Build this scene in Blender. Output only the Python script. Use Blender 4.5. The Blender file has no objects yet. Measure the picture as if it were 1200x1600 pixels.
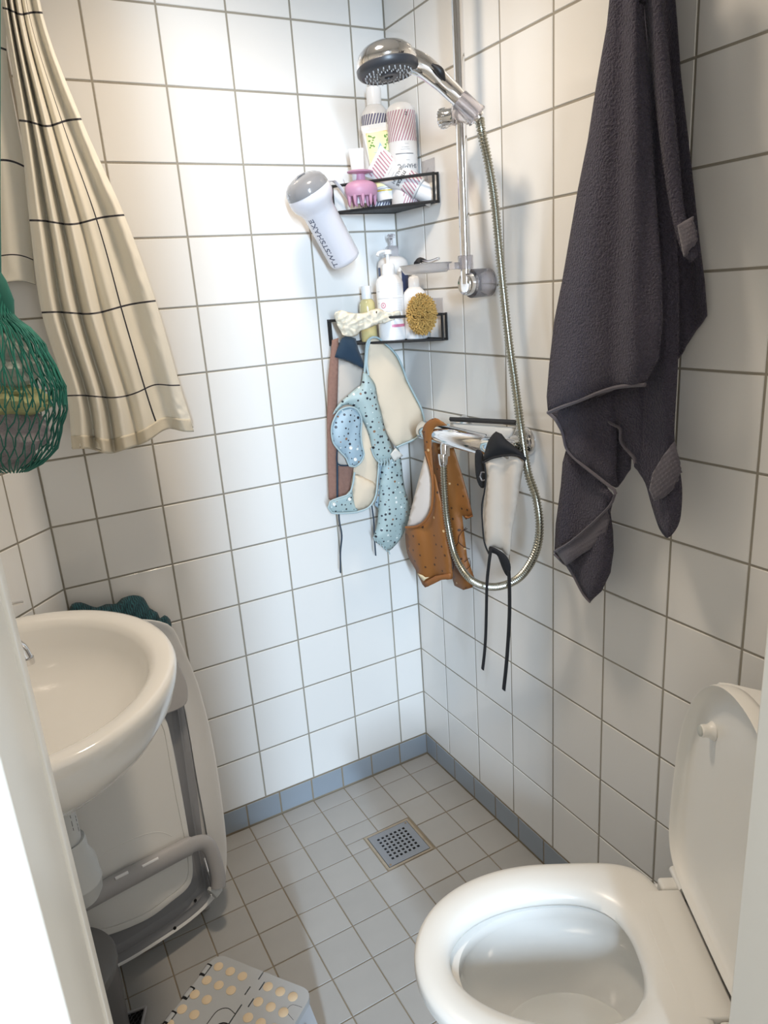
import bpy, math, random
from mathutils import Vector, Matrix, Euler, geometry, noise
random.seed(7)
S = bpy.context.scene
C = S.collection
PI = math.pi
# ---------------------------------------------------------------- camera
CAMP = Vector((-1.02045, -1.74797, 1.462)); CR = (1.27102, 0.06854, -0.5073); FPX = 1123.02
cd = bpy.data.cameras.new('camera'); cam = bpy.data.objects.new('camera', cd); C.objects.link(cam)
cam.location = CAMP; cam.rotation_euler = CR
cd.sensor_fit = 'VERTICAL'; cd.sensor_height = 36; cd.lens = FPX / 1600 * 36; cd.clip_start = .005
S.camera = cam
CM = Euler(CR).to_matrix()
# ---------------------------------------------------------------- world, lights, exposure
w = bpy.data.worlds.new('world'); S.world = w; w.use_nodes = True
w.node_tree.nodes['Background'].inputs[0].default_value = (1, .985, .95, 1)
w.node_tree.nodes['Background'].inputs[1].default_value = .95
def light(name, typ, loc, rot, energy, col, **k):
    l = bpy.data.lights.new(name, typ); l.energy = energy; l.color = col
    for a, b in k.items(): setattr(l, a, b)
    o = bpy.data.objects.new(name, l); C.objects.link(o); o.location = loc; o.rotation_euler = rot; return o
# daylight window of the room behind the photographer, seen through the open doorway
wd = Vector((.30, 1, -.14)).normalized()
light('hall_window_light', 'AREA', Vector((-1.0, -1.5, 1.5)) - wd * 2.9, wd.to_track_quat('-Z', 'Z').to_euler(), 205, (.62, .80, 1), shape='RECTANGLE', size=.14, size_y=1.3)
# small ceiling downlight above the washbasin side
light('ceiling_downlight', 'SPOT', (-.54, -.52, 2.42), (0, 0, 0), 60, (1, .83, .65), spot_size=math.radians(142), spot_blend=1, shadow_soft_size=.10)
S.view_settings.view_transform = 'Standard'; S.view_settings.look = 'None'; S.view_settings.gamma = 1
S.view_settings.use_curve_mapping = False; S.view_settings.exposure = 0
# ---------------------------------------------------------------- helpers
def ray(u, v): return CM @ Vector(((u - 600) / FPX, -(v - 800) / FPX, -1))
def hit(u, v, p, n):
    d = ray(u, v); n = Vector(n); return CAMP + d * ((Vector(p) - CAMP).dot(n) / d.dot(n))
def X(u, v, x=0): return hit(u, v, (x, 0, 0), (1, 0, 0))
def Y(u, v, y=0): return hit(u, v, (0, y, 0), (0, 1, 0))
def Z(u, v, z=0): return hit(u, v, (0, 0, z), (0, 0, 1))
def lerp(a, b, t): return a + (b - a) * t

MATS = {}
def mat(name, col, rough=.5, metal=0, **k):
    """k: trans, ior, bump(scale,strength), var(amount), coat, sheen, sss"""
    if name in MATS: return MATS[name]
    m = bpy.data.materials.new(name); m.use_nodes = True; nt = m.node_tree; b = nt.nodes['Principled BSDF']
    c = (*col, 1); b.inputs['Base Color'].default_value = c
    b.inputs['Roughness'].default_value = rough; b.inputs['Metallic'].default_value = metal
    N = nt.nodes.new; L = nt.links.new
    if 'trans' in k: b.inputs['Transmission Weight'].default_value = k['trans']; b.inputs['IOR'].default_value = k.get('ior', 1.45)
    if 'coat' in k: b.inputs['Coat Weight'].default_value = k['coat']
    if 'sheen' in k: b.inputs['Sheen Weight'].default_value = k['sheen']; b.inputs['Sheen Roughness'].default_value = .6
    tc = N('ShaderNodeTexCoord')
    if 'bump' in k:
        n = N('ShaderNodeTexNoise'); n.inputs['Scale'].default_value = k['bump'][0]; n.inputs['Detail'].default_value = 3
        bp = N('ShaderNodeBump'); bp.inputs['Strength'].default_value = k['bump'][1]; bp.inputs['Distance'].default_value = k.get('bdist', .002)
        L(tc.outputs['Object'], n.inputs['Vector']); L(n.outputs[0], bp.inputs['Height']); L(bp.outputs[0], b.inputs['Normal'])
    if 'var' in k:
        n = N('ShaderNodeTexNoise'); n.inputs['Scale'].default_value = k.get('vscale', 6); n.inputs['Detail'].default_value = 4
        L(tc.outputs['Object'], n.inputs['Vector'])
        mx = N('ShaderNodeMix'); mx.data_type = 'RGBA'; L(n.outputs[0], mx.inputs[0])
        mx.inputs[6].default_value = tuple(max(0, x * (1 - k['var'])) for x in col) + (1,)
        mx.inputs[7].default_value = tuple(min(1, x * (1 + k['var'])) for x in col) + (1,)
        src = mx.outputs[2]
        if k.get('rnd'):
            oi = N('ShaderNodeObjectInfo'); mr = N('ShaderNodeMapRange'); L(oi.outputs['Random'], mr.inputs[0])
            mr.inputs[3].default_value = 1 - k['rnd']; mr.inputs[4].default_value = 1 + k['rnd']
            vm = N('ShaderNodeVectorMath'); vm.operation = 'SCALE'; L(src, vm.inputs[0]); L(mr.outputs[0], vm.inputs[3]); src = vm.outputs[0]
        L(src, b.inputs['Base Color'])
    MATS[name] = m; return m

def link(name, me, m, parent=None, smooth=True):
    o = bpy.data.objects.new(name, me); C.objects.link(o)
    if m and not me.materials: me.materials.append(m)
    if smooth: me.polygons.foreach_set('use_smooth', [True] * len(me.polygons))
    if parent:
        o.parent = parent; o.location = -wloc(parent)
    return o
def wloc(o):
    v = Vector(o.location)
    while o.parent: o = o.parent; v += o.location
    return v
def mesh(vf, name='m'):
    me = bpy.data.meshes.new(name); me.from_pydata([tuple(v) for v in vf[0]], [], vf[1]); me.update(); return me
def obj(name, vf, m, parent=None, smooth=True, sharp=None):
    me = mesh(vf, name); o = link(name, me, m, parent, smooth)
    if smooth: me.set_sharp_from_angle(angle=math.radians(sharp or 40))
    return o
def tag(o, label, cat, group=None):
    o['label'] = label; o['category'] = cat
    if group: o['group'] = group
    return o
def thing(name, label, cat, loc=(0, 0, 0), group=None):
    o = bpy.data.objects.new(name, None); C.objects.link(o); o.location = loc; o.empty_display_size = .03
    return tag(o, label, cat, group)
def struct(name, vf, m, smooth=False):
    o = obj(name, vf, m, None, smooth); o['kind'] = 'structure'; return o
def join(*vfs):
    V = []; F = []
    for v, f in vfs:
        n = len(V); V += list(v); F += [tuple(i + n for i in q) for q in f]
    return V, F
def xf(vf, M): return [M @ Vector(v) for v in vf[0]], vf[1]
def box(a, b, bev=0):
    x0, y0, z0 = (min(a[i], b[i]) for i in range(3)); x1, y1, z1 = (max(a[i], b[i]) for i in range(3))
    if not bev:
        V = [(x, y, z) for z in (z0, z1) for y in (y0, y1) for x in (x0, x1)]
        return V, [(0, 2, 3, 1), (4, 5, 7, 6), (0, 1, 5, 4), (2, 6, 7, 3), (0, 4, 6, 2), (1, 3, 7, 5)]
    import bmesh
    bm = bmesh.new(); bmesh.ops.create_cube(bm, size=1, matrix=Matrix.Translation(((x0 + x1) / 2, (y0 + y1) / 2, (z0 + z1) / 2)) @ Matrix.Diagonal((x1 - x0, y1 - y0, z1 - z0, 1)))
    bmesh.ops.bevel(bm, geom=bm.edges[:], offset=bev, segments=3, profile=.5, affect='EDGES')
    bm.verts.index_update(); r = [v.co.copy() for v in bm.verts], [tuple(v.index for v in f.verts) for f in bm.faces]; bm.free(); return r
def loft(rings, closed=True, cap0=False, cap1=False):
    n = len(rings[0]); V = [p for r in rings for p in r]; F = []
    for i in range(len(rings) - 1):
        for j in range(n if closed else n - 1):
            k = (j + 1) % n; F.append((i * n + j, i * n + k, (i + 1) * n + k, (i + 1) * n + j))
    if cap0: F.append(tuple(reversed(range(n))))
    if cap1: F.append(tuple(range((len(rings) - 1) * n, len(rings) * n)))
    return V, F
def axis_matrix(a, b, twist=None):
    a = Vector(a); z = (Vector(b) - a).normalized(); t = Vector(twist) if twist else (Vector((0, 0, 1)) if abs(z.z) < .9 else Vector((1, 0, 0)))
    x = t.cross(z).normalized(); y = z.cross(x)
    M = Matrix((x, y, z)).transposed().to_4x4(); M.translation = a; return M
def lathe(prof, n=32, M=Matrix(), sx=1, sy=1, cap=True):
    rings = [[M @ Vector((r * math.cos(2 * PI * j / n) * sx, r * math.sin(2 * PI * j / n) * sy, z)) for j in range(n)] for r, z in prof]
    return loft(rings, True, cap, cap)
def smoothpath(P, step=.008, closed=False):
    P = [Vector(p) for p in P]; n = len(P); out = []
    for i in range(n if closed else n - 1):
        if closed: p0, p1, p2, p3 = P[i - 1], P[i], P[(i + 1) % n], P[(i + 2) % n]
        else: p1, p2 = P[i], P[i + 1]; p0 = P[i - 1] if i else p1 * 2 - p2; p3 = P[i + 2] if i + 2 < n else p2 * 2 - p1
        k = max(1, int((p2 - p1).length / step))
        for j in range(k):
            t = j / k; out.append(.5 * ((2 * p1) + (p2 - p0) * t + (2 * p0 - 5 * p1 + 4 * p2 - p3) * t * t + (3 * p1 - p0 - 3 * p2 + p3) * t ** 3))
    if not closed: out.append(P[-1])
    return out
def tube(P, r, n=10, closed=False, flat=None, up=None):
    """swept round section; r number or function of index fraction; flat=(a,b) section scale"""
    m = len(P); rings = []; pn = None
    for i in range(m):
        if closed: t = P[(i + 1) % m] - P[i - 1]
        else: t = P[min(i + 1, m - 1)] - P[max(i - 1, 0)]
        if t.length < 1e-9: t = Vector((0, 0, 1))
        t.normalize()
        if up: pn = Vector(up)
        elif pn is None: pn = Vector((0, 0, 1)) if abs(t.z) < .9 else Vector((1, 0, 0))
        nn = (pn - t * pn.dot(t))
        if nn.length < 1e-6: nn = Vector((1, 0, 0)) - t * t.x
        nn.normalize(); bb = t.cross(nn); pn = nn
        rr = r(i / max(1, m - 1)) if callable(r) else r; a, b = flat or (1, 1)
        rings.append([P[i] + nn * (rr * a * math.cos(2 * PI * j / n)) + bb * (rr * b * math.sin(2 * PI * j / n)) for j in range(n)])
    if closed: rings.append(rings[0])
    return loft(rings, True, not closed, not closed)
def text(s, size, fn, depth=.0004, align='CENTER', bold=0):
    """flat lettering as thin mesh, each vertex mapped by fn(x, y, z)"""
    cu = bpy.data.curves.new('t', 'FONT'); cu.body = s; cu.size = size; cu.extrude = depth / 2; cu.align_x = align; cu.align_y = 'CENTER'; cu.resolution_u = 3; cu.offset = bold
    o = bpy.data.objects.new('t', cu); C.objects.link(o); dg = bpy.context.evaluated_depsgraph_get(); dg.update()
    me = bpy.data.meshes.new_from_object(o.evaluated_get(dg)); bpy.data.objects.remove(o)
    r = [fn(v.co.x, v.co.y, v.co.z) for v in me.vertices], [tuple(p.vertices) for p in me.polygons]; bpy.data.meshes.remove(me); return r

def polysm(pts, step, closed=True, smooth=True):
    if smooth: return [Vector((p.x, p.y)) for p in smoothpath([Vector((a, b, 0)) for a, b in pts], step, closed)]
    out = []
    n = len(pts)
    for i in range(n):
        a = Vector(pts[i]); b = Vector(pts[(i + 1) % n]); k = max(1, int((b - a).length / step))
        out += [a.lerp(b, j / k) for j in range(k)]
    return out
def polycloth(pts, P, n, puff=.006, fold=None, sp=6, fall=9, wrinkle=.002, seed=0, smooth=True):
    """cloth piece hanging in the plane (P, n): outline given as sight lines to that plane, relief along n"""
    out = polysm(pts, sp, True, smooth); N = len(out)
    xs = [p.x for p in out]; ys = [p.y for p in out]; V = list(out)
    def dist(q):
        d = 1e9
        for i in range(N):
            a = out[i]; b = out[(i + 1) % N]; ab = b - a; l = ab.length_squared
            t = 0 if l < 1e-9 else max(0, min(1, (q - a).dot(ab) / l)); d = min(d, (a + ab * t - q).length)
        return d
    def inside(q):
        c = False; j = N - 1
        for i in range(N):
            a = out[i]; b = out[j]
            if (a.y > q.y) != (b.y > q.y) and q.x < (b.x - a.x) * (q.y - a.y) / (b.y - a.y) + a.x: c = not c
            j = i
        return c
    yy = min(ys) + sp / 2; row = 0
    while yy < max(ys):
        xx = min(xs) + (sp / 2 if row % 2 else 0)
        while xx < max(xs):
            q = Vector((xx, yy))
            if inside(q) and dist(q) > sp * .45: V.append(q)
            xx += sp
        yy += sp * .87; row += 1
    r = geometry.delaunay_2d_cdt(V, [(i, (i + 1) % N) for i in range(N)], [list(range(N))], 1, 1e-5)
    P = Vector(P); n = Vector(n).normalized(); V3 = []; uv = []
    ax = Vector((0, 0, 1)).cross(n).normalized(); az = n.cross(ax)
    for q in r[0]:
        d = dist(q); h = puff * (1 - math.exp(-d / fall)) if d > .1 else 0
        h += wrinkle * noise.noise(Vector((q.x * .03 + seed, q.y * .012, seed))) * min(1, d / 8 + .3)
        if fold: h += fold(q.x, q.y)
        p = hit(q.x, q.y, P + n * h, n); V3.append(p); uv.append(((p - P).dot(ax), (p - P).dot(az)))
    V3n = V3; F = [tuple(f) for f in r[2]]
    # face the plane normal
    FF = []
    for f in F:
        a, b, c = (V3n[i] for i in f[:3]); FF.append(f if (b - a).cross(c - a).dot(n) > 0 else tuple(reversed(f)))
    return V3n, FF, uv
def cloth(name, pts, P, n, m, parent=None, thick=.0025, **k):
    V, F, uv = polycloth(pts, P, n, **k); me = mesh((V, F), name); ul = me.uv_layers.new(name='uv')
    for lp in me.loops: ul.data[lp.index].uv = uv[lp.vertex_index]
    o = link(name, me, m, parent); s = o.modifiers.new('thickness', 'SOLIDIFY'); s.thickness = thick; s.offset = -1
    return o
def edge(name, pts, P, n, r, m, parent, off=.003, closed=False, fold=None, flat=None, step=5):
    n = Vector(n).normalized(); q = smoothpath([Vector((a, b, 0)) for a, b in pts], step, closed)
    return obj(name, tube([hit(p.x, p.y, Vector(P) + n * (off + (fold(p.x, p.y) if fold else 0)), n) for p in q], r, 8, closed, flat), m, parent)

# ---------------------------------------------------------------- materials
M_tile = mat('white glazed wall tile', (.80, .79, .765), .16, bump=(9, .05), var=.02, rnd=.015, vscale=3, coat=.2)
M_grout = mat('grey cement grout', (.31, .285, .235), .9, bump=(300, .4), var=.22, vscale=5)
M_ftile = mat('grey-blue floor tile', (.385, .378, .362), .36, bump=(60, .04), var=.07, rnd=.04, vscale=14)
M_fgrout = mat('brownish floor grout', (.26, .215, .15), .9, bump=(300, .4), var=.3, vscale=7)
M_stile = mat('blue-grey skirting tile', (.29, .335, .385), .3, var=.05, rnd=.05, vscale=10)
M_paint = mat('cream gloss paint', (.80, .78, .71), .3, bump=(40, .03))
M_plaster = mat('white ceiling plaster', (.85, .84, .82), .9)
M_hall = mat('bright painted door edge', (.86, .86, .86), .25)
M_porc = mat('white porcelain', (.80, .79, .755), .12, coat=.4, var=.01)
M_seat = mat('white toilet plastic', (.80, .785, .74), .28)
M_chrome = mat('chrome', (.83, .83, .84), .07, 1)
M_chrome2 = mat('satin chrome hose', (.47, .47, .41), .26, 1)
M_steel = mat('scratched drain steel', (.30, .31, .33), .42, .6, bump=(80, .1))
M_black = mat('black rubber', (.012, .012, .014), .5)
M_wire = mat('black powder-coated wire', (.012, .012, .013), .45)
M_clear = mat('clear plastic', (.93, .90, .92), .08, trans=.9, ior=1.4)
M_white = mat('white plastic', (.82, .82, .82), .3)
M_wgloss = mat('glossy white plastic', (.80, .81, .84), .15)
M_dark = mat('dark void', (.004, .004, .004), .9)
M_pvc = mat('grey-white drain plastic', (.62, .64, .64), .35)

# ---------------------------------------------------------------- setting
T = .153; TB = .15542; HS = .078; GA = .0042; H = 2.44
A1 = .09286; B1 = .13645; WX = .95814; DY = -1.38
dl = Vector((-.07178, -.07467, 0)).normalized(); DE = Vector((-WX, 0, 0)) + dl * .415   # end of the angled wall
ROOM = [Vector((0, 0, 0)), Vector((-WX, 0, 0)), DE, Vector((DE.x, DY, 0)), Vector((0, DY, 0))]
def wall_slab(a, b, z0=0, z1=H, t=.06, back=.0012):
    a = Vector((a[0], a[1], 0)); b = Vector((b[0], b[1], 0)); d = (b - a).normalized(); n = Vector((-d.y, d.x, 0))  # outward is n when walking with the room on the right
    q = [a + n * back, b + n * back, b + n * (back + t), a + n * (back + t)]
    V = [Vector((p.x, p.y, z)) for z in (z0, z1) for p in q]
    return V, [(0, 1, 2, 3), (7, 6, 5, 4), (0, 4, 5, 1), (1, 5, 6, 2), (2, 6, 7, 3), (3, 7, 4, 0)]
_tc = {}
def tile_obj(name, parent, w, h, M, m, d=.004, bev=.0011, loc=(0, 0, 0)):
    key = (round(w, 4), round(h, 4), m.name)
    if key not in _tc:
        me = mesh(box((-w / 2, 0, -h / 2), (w / 2, d, h / 2), 0), name)
        # proud front face with chamfered edge
        b = bev; V = [(-w / 2, d, -h / 2), (w / 2, d, -h / 2), (w / 2, d, h / 2), (-w / 2, d, h / 2), (-w / 2, b, -h / 2), (w / 2, b, -h / 2), (w / 2, b, h / 2), (-w / 2, b, h / 2), (-w / 2 + b, 0, -h / 2 + b), (w / 2 - b, 0, -h / 2 + b), (w / 2 - b, 0, h / 2 - b), (-w / 2 + b, 0, h / 2 - b)]
        F = [(8, 9, 10, 11), (4, 5, 9, 8), (5, 6, 10, 9), (6, 7, 11, 10), (7, 4, 8, 11), (0, 1, 5, 4), (1, 2, 6, 5), (2, 3, 7, 6), (3, 0, 4, 7), (3, 2, 1, 0)]
        me = mesh((V, F), name); me.materials.append(m); _tc[key] = me
    o = bpy.data.objects.new(name, _tc[key]); C.objects.link(o); o.parent = parent; o.matrix_local = M; return o
def tiles(wall, o, d, cuts, rows, m, name='tile'):
    """o corner point, d direction along the wall, cuts = joint positions, rows = joint heights; +y of a tile points into the wall"""
    o = Vector(o); d = Vector(d).normalized()
    flip = d.cross(Vector((0, 0, 1)))     # candidate inward
    mid = Vector((-.6, -.7, 0)); inn = flip if (mid - o).dot(flip) > 0 else -flip
    y = -inn; x = y.cross(Vector((0, 0, 1))); R = Matrix((x, y, Vector((0, 0, 1)))).transposed().to_4x4()
    for i in range(len(cuts) - 1):
        for j in range(len(rows) - 1):
            wd_ = cuts[i + 1] - cuts[i] - GA; ht = rows[j + 1] - rows[j] - GA
            if wd_ < .008 or ht < .008: continue
            c = o + d * ((cuts[i] + cuts[i + 1]) / 2) + Vector((0, 0, (rows[j] + rows[j + 1]) / 2))
            r = Matrix.Rotation(random.uniform(-.0025, .0025), 4, 'Z') @ Matrix.Rotation(random.uniform(-.0025, .0025), 4, 'X')
            tile_obj(name, wall, wd_, ht, Matrix.Translation(c - y * random.uniform(0, .0003)) @ R @ r, m)
def cutlist(first, pitch, end):
    c = [0, first]
    while c[-1] + pitch < end - .012: c.append(c[-1] + pitch)
    c.append(end); return c
rows = cutlist(HS + T, T, H); rows[0] = HS
wa = struct('wall_back', wall_slab((0, 0), (-WX, 0)), M_grout)
wb = struct('wall_right', wall_slab((0, DY), (0, 0)), M_grout)
wc = struct('wall_angled', wall_slab((-WX, 0), DE), M_grout)
wl = struct('wall_left', wall_slab(DE, (DE.x, DY)), M_grout)
def fix(o):
    import bmesh
    bm = bmesh.new(); bm.from_mesh(o.data); bmesh.ops.recalc_face_normals(bm, faces=bm.faces); bm.to_mesh(o.data); bm.free()
# slabs are built on the outer side of the room outline
def slab_dir(o, a, b):
    a = Vector((*a[:2], 0)); b = Vector((*b[:2], 0)); d = (b - a).normalized(); n = Vector((-d.y, d.x, 0))
    if (Vector((-.6, -.7, 0)) - a).dot(n) > 0: n = -n
    back, t = .0012, .06
    q = [a + n * back - d * .03, b + n * back + d * .03, b + n * (back + t) + d * .03, a + n * (back + t) - d * .03]
    V = [Vector((p.x, p.y, z)) for z in (-.02, H + .02) for p in q]
    for i, v in enumerate(V): o.data.vertices[i].co = v
    fix(o)
slab_dir(wa, (0, 0), (-WX, 0)); slab_dir(wb, (0, DY), (0, 0)); slab_dir(wc, (-WX, 0), DE); slab_dir(wl, DE, (DE.x, DY))
tiles(wa, (0, 0, 0), (-1, 0, 0), cutlist(A1, T, WX), rows, M_tile)
tiles(wb, (0, 0, 0), (0, -1, 0), cutlist(B1, TB, -DY), rows, M_tile)
tiles(wc, (-WX, 0, 0), dl, cutlist(.1036, T, .415), rows, M_tile)
tiles(wl, DE, (0, -1, 0), cutlist(.06, T, DE.y - DY), rows, M_tile)
# skirting
def skirt(name, o, d, cuts, wall_n):
    b = obj(name, box((0, 0, 0), (.001, .001, .001)), M_fgrout, None, False); b['kind'] = 'structure'
    o = Vector(o); d = Vector(d); n = Vector(wall_n)
    q = [o + n * .0005, o + d * cuts[-1] + n * .0005, o + d * cuts[-1] + n * -.002, o - n * .002]
    V = [Vector((p.x, p.y, z)) for z in (0, HS) for p in q]
    for i, v in enumerate(V):
        pass
    me = mesh((V, [(0, 1, 2, 3), (7, 6, 5, 4), (0, 4, 5, 1), (1, 5, 6, 2), (2, 6, 7, 3), (3, 7, 4, 0)]), name); me.materials.append(M_fgrout); b.data = me; fix(b)
    tiles(b, o + n * .0015, d, cuts, [.004, HS - .0005], M_stile)
PF = .10198
skirt('baseboard_back', (0, 0, 0), (-1, 0, 0), cutlist(.1027, PF, WX), (0, -1, 0))
skirt('baseboard_right', (0, 0, 0), (0, -1, 0), cutlist(.0601, PF, -DY), (-1, 0, 0))
nn_ = Vector((-dl.y, dl.x, 0)); nn_ = nn_ if nn_.y < 0 else -nn_
skirt('baseboard_angled', (-WX, 0, 0), dl, cutlist(.06, PF, .415), nn_)
# floor
def polyslab(P, z0, z1):
    n = len(P); V = [Vector((p.x, p.y, z)) for z in (z0, z1) for p in P]
    return V, [tuple(range(n - 1, -1, -1)), tuple(range(n, 2 * n))] + [(i, (i + 1) % n, n + (i + 1) % n, n + i) for i in range(n)]
fl = struct('floor', polyslab([Vector((.05, .05, 0)), Vector((-1.3, .05, 0)), Vector((-1.3, -1.39, 0)), Vector((.05, -1.39, 0))], -.05, -.0018), M_fgrout); fix(fl)
D0, D1 = (-.3545, -.3665), (-.2095, -.2225)      # drain opening
fx = cutlist(.1027, PF, -DE.x); fy = cutlist(.0601, PF, -DY)
g = .0028; k_ = 0
Rf = Matrix.Rotation(-PI / 2, 4, 'X')
def ftile(x0, y0, x1, y1):
    if x1 - x0 < .012 or y1 - y0 < .012: return
    # keep out of the angled corner
    cx, cy = (x0 + x1) / 2, (y0 + y1) / 2
    if (Vector((cx, cy, 0)) - Vector((-WX, 0, 0))).dot(nn_) < 0.0: return
    M = Matrix.Translation((cx, cy, random.uniform(-.0002, .0002))) @ Rf @ Matrix.Rotation(random.uniform(-.002, .002), 4, 'X')
    tile_obj('tile', fl, x1 - x0 - g, y1 - y0 - g, M, M_ftile, d=.004, bev=.0009)
# tile local: front face is -y side -> after Rf (-90 about X) front faces +z
for i in range(len(fx) - 1):
    for j in range(len(fy) - 1):
        x0, x1 = -fx[i + 1], -fx[i]; y0, y1 = -fy[j + 1], -fy[j]
        if x1 <= D0[0] or x0 >= D1[0] or y1 <= D0[1] or y0 >= D1[1]: ftile(x0, y0, x1, y1); continue
        if y1 > D1[1]: ftile(x0, D1[1], x1, y1)
        if y0 < D0[1]: ftile(x0, y0, x1, D0[1])
        if x0 < D0[0]: ftile(x0, max(y0, D0[1]), D0[0], min(y1, D1[1]))
        if x1 > D1[0]: ftile(D1[0], max(y0, D0[1]), x1, min(y1, D1[1]))
ce = struct('ceiling', box((-1.35, -1.46, H), (.06, .06, H + .05)), M_plaster); fix(ce)
# doorway wall
XL, XR = -1.031, -.427
wf = struct('wall_front', join(box((DE.x - .06, DY - .10, 0), (XL - .03, DY, H)), box((XR + .04, DY - .10, 0), (.06, DY, H)), box((XL - .03, DY - .10, 2.1), (XR + .04, DY, H))), M_plaster); fix(wf)
trl = struct('trim_1', join(box((XL - .05, DY - .06, 0), (XL, DY + .004, 2.1), .002), box((XL - .05, DY - .225, 0), (XL - .0015, DY - .061, 2.1), .002), box((XL - .13, DY - .24, 0), (XL - .052, DY - .225, 2.1), .004)), M_paint, True)
trr = struct('trim_2', join(box((XR, DY - .06, 0), (XR + .045, DY + .004, 2.1), .002), box((XR + .012, DY - .16, 0), (XR + .045, DY - .062, 2.1), .003), box((XR - .0, DY + .0, 2.06), (XR - .01, DY - .01, 2.07), 0)), M_paint, True)
trt = struct('trim_3', box((XL - .03, DY - .12, 2.06), (XR + .03, DY + .004, 2.1), .002), M_paint)
# unseen slabs added behind the camera, their gap trims the daylight beam
blk = struct('beam_blocker', join(box((-.85, -2.26, 0), (.3, -2.2, H)), box((-2.4, -2.26, 0), (-1.75, -2.2, H))), M_plaster); fix(blk)
hf = struct('floor_hall', box((-1.35, -2.6, -.05), (.06, -1.39, 0)), mat('hall wooden floor', (.42, .28, .17), .4, var=.2)); hf.name = 'floor_2'

# ================================================================ floor drain
def drain():
    t = thing('floor_drain', 'square steel floor drain with punched holes set in the grey tiles', 'drain', (-.282, -.2945, -.004))
    (x0, y0), (x1, y1) = D0, D1
    o = .0015
    obj('frame', join(box((x0 + o, y0 + o, -.004), (x1 - o, y0 + .008, .0002)), box((x0 + o, y1 - .008, -.004), (x1 - o, y1 - o, .0002)), box((x0 + o, y0 + .008, -.004), (x0 + .008, y1 - .008, .0002)), box((x1 - .008, y0 + .008, -.004), (x1 - o, y1 - .008, .0002))), mat('dirty drain frame', (.36, .31, .24), .6, bump=(200, .3), var=.3, vscale=40), t, False)
    # grate: checker of square holes
    a0, b0, a1, b1 = x0 + .0095, y0 + .0095, x1 - .0095, y1 - .0095
    n = 15; mg = (a1 - a0) * .15; pt = ((a1 - a0) - 2 * mg) / 6.55; hw_ = pt * .55
    hs = {(2 * i + 1, 2 * j + 1) for i in range(7) for j in range(7)}
    xs = [a0] + [v for i in range(7) for v in (a0 + mg + i * pt, a0 + mg + i * pt + hw_)] + [a1]
    ys = [b0] + [v for i in range(7) for v in (b0 + mg + i * pt, b0 + mg + i * pt + hw_)] + [b1]
    V = []; F = []; z = .0008; idx = {}
    def vi(i, j, k):
        if (i, j, k) not in idx: idx[(i, j, k)] = len(V); V.append((xs[i], ys[j], z if k else z - .0022))
        return idx[(i, j, k)]
    for i in range(n):
        for j in range(n):
            q = [(i, j), (i + 1, j), (i + 1, j + 1), (i, j + 1)]
            if (i, j) in hs:
                for e in range(4):
                    a, b = q[e], q[(e + 1) % 4]; F.append((vi(*a, 1), vi(*a, 0), vi(*b, 0), vi(*b, 1)))
            else: F.append(tuple(vi(*p, 1) for p in q))
    for a, b in [((0, 0), (n, 0)), ((n, 0), (n, n)), ((n, n), (0, n)), ((0, n), (0, 0))]:
        F.append((vi(*a, 1), vi(*a, 0), vi(*b, 0), vi(*b, 1)))
    obj('grate', (V, F), M_steel, t, False)
    for sx, sy in ((x1 - .0155, y1 - .0155), (x0 + .0155, y0 + .0155)):
        obj('screw', lathe([(.0035, .0006), (.0034, .0013), (.0012, .0013), (.0010, .0009)], 12, Matrix.Translation((sx, sy, 0))), mat('rusty screw', (.33, .25, .17), .5, .6), t)
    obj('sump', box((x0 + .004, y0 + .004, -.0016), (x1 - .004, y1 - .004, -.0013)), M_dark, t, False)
drain()

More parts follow.
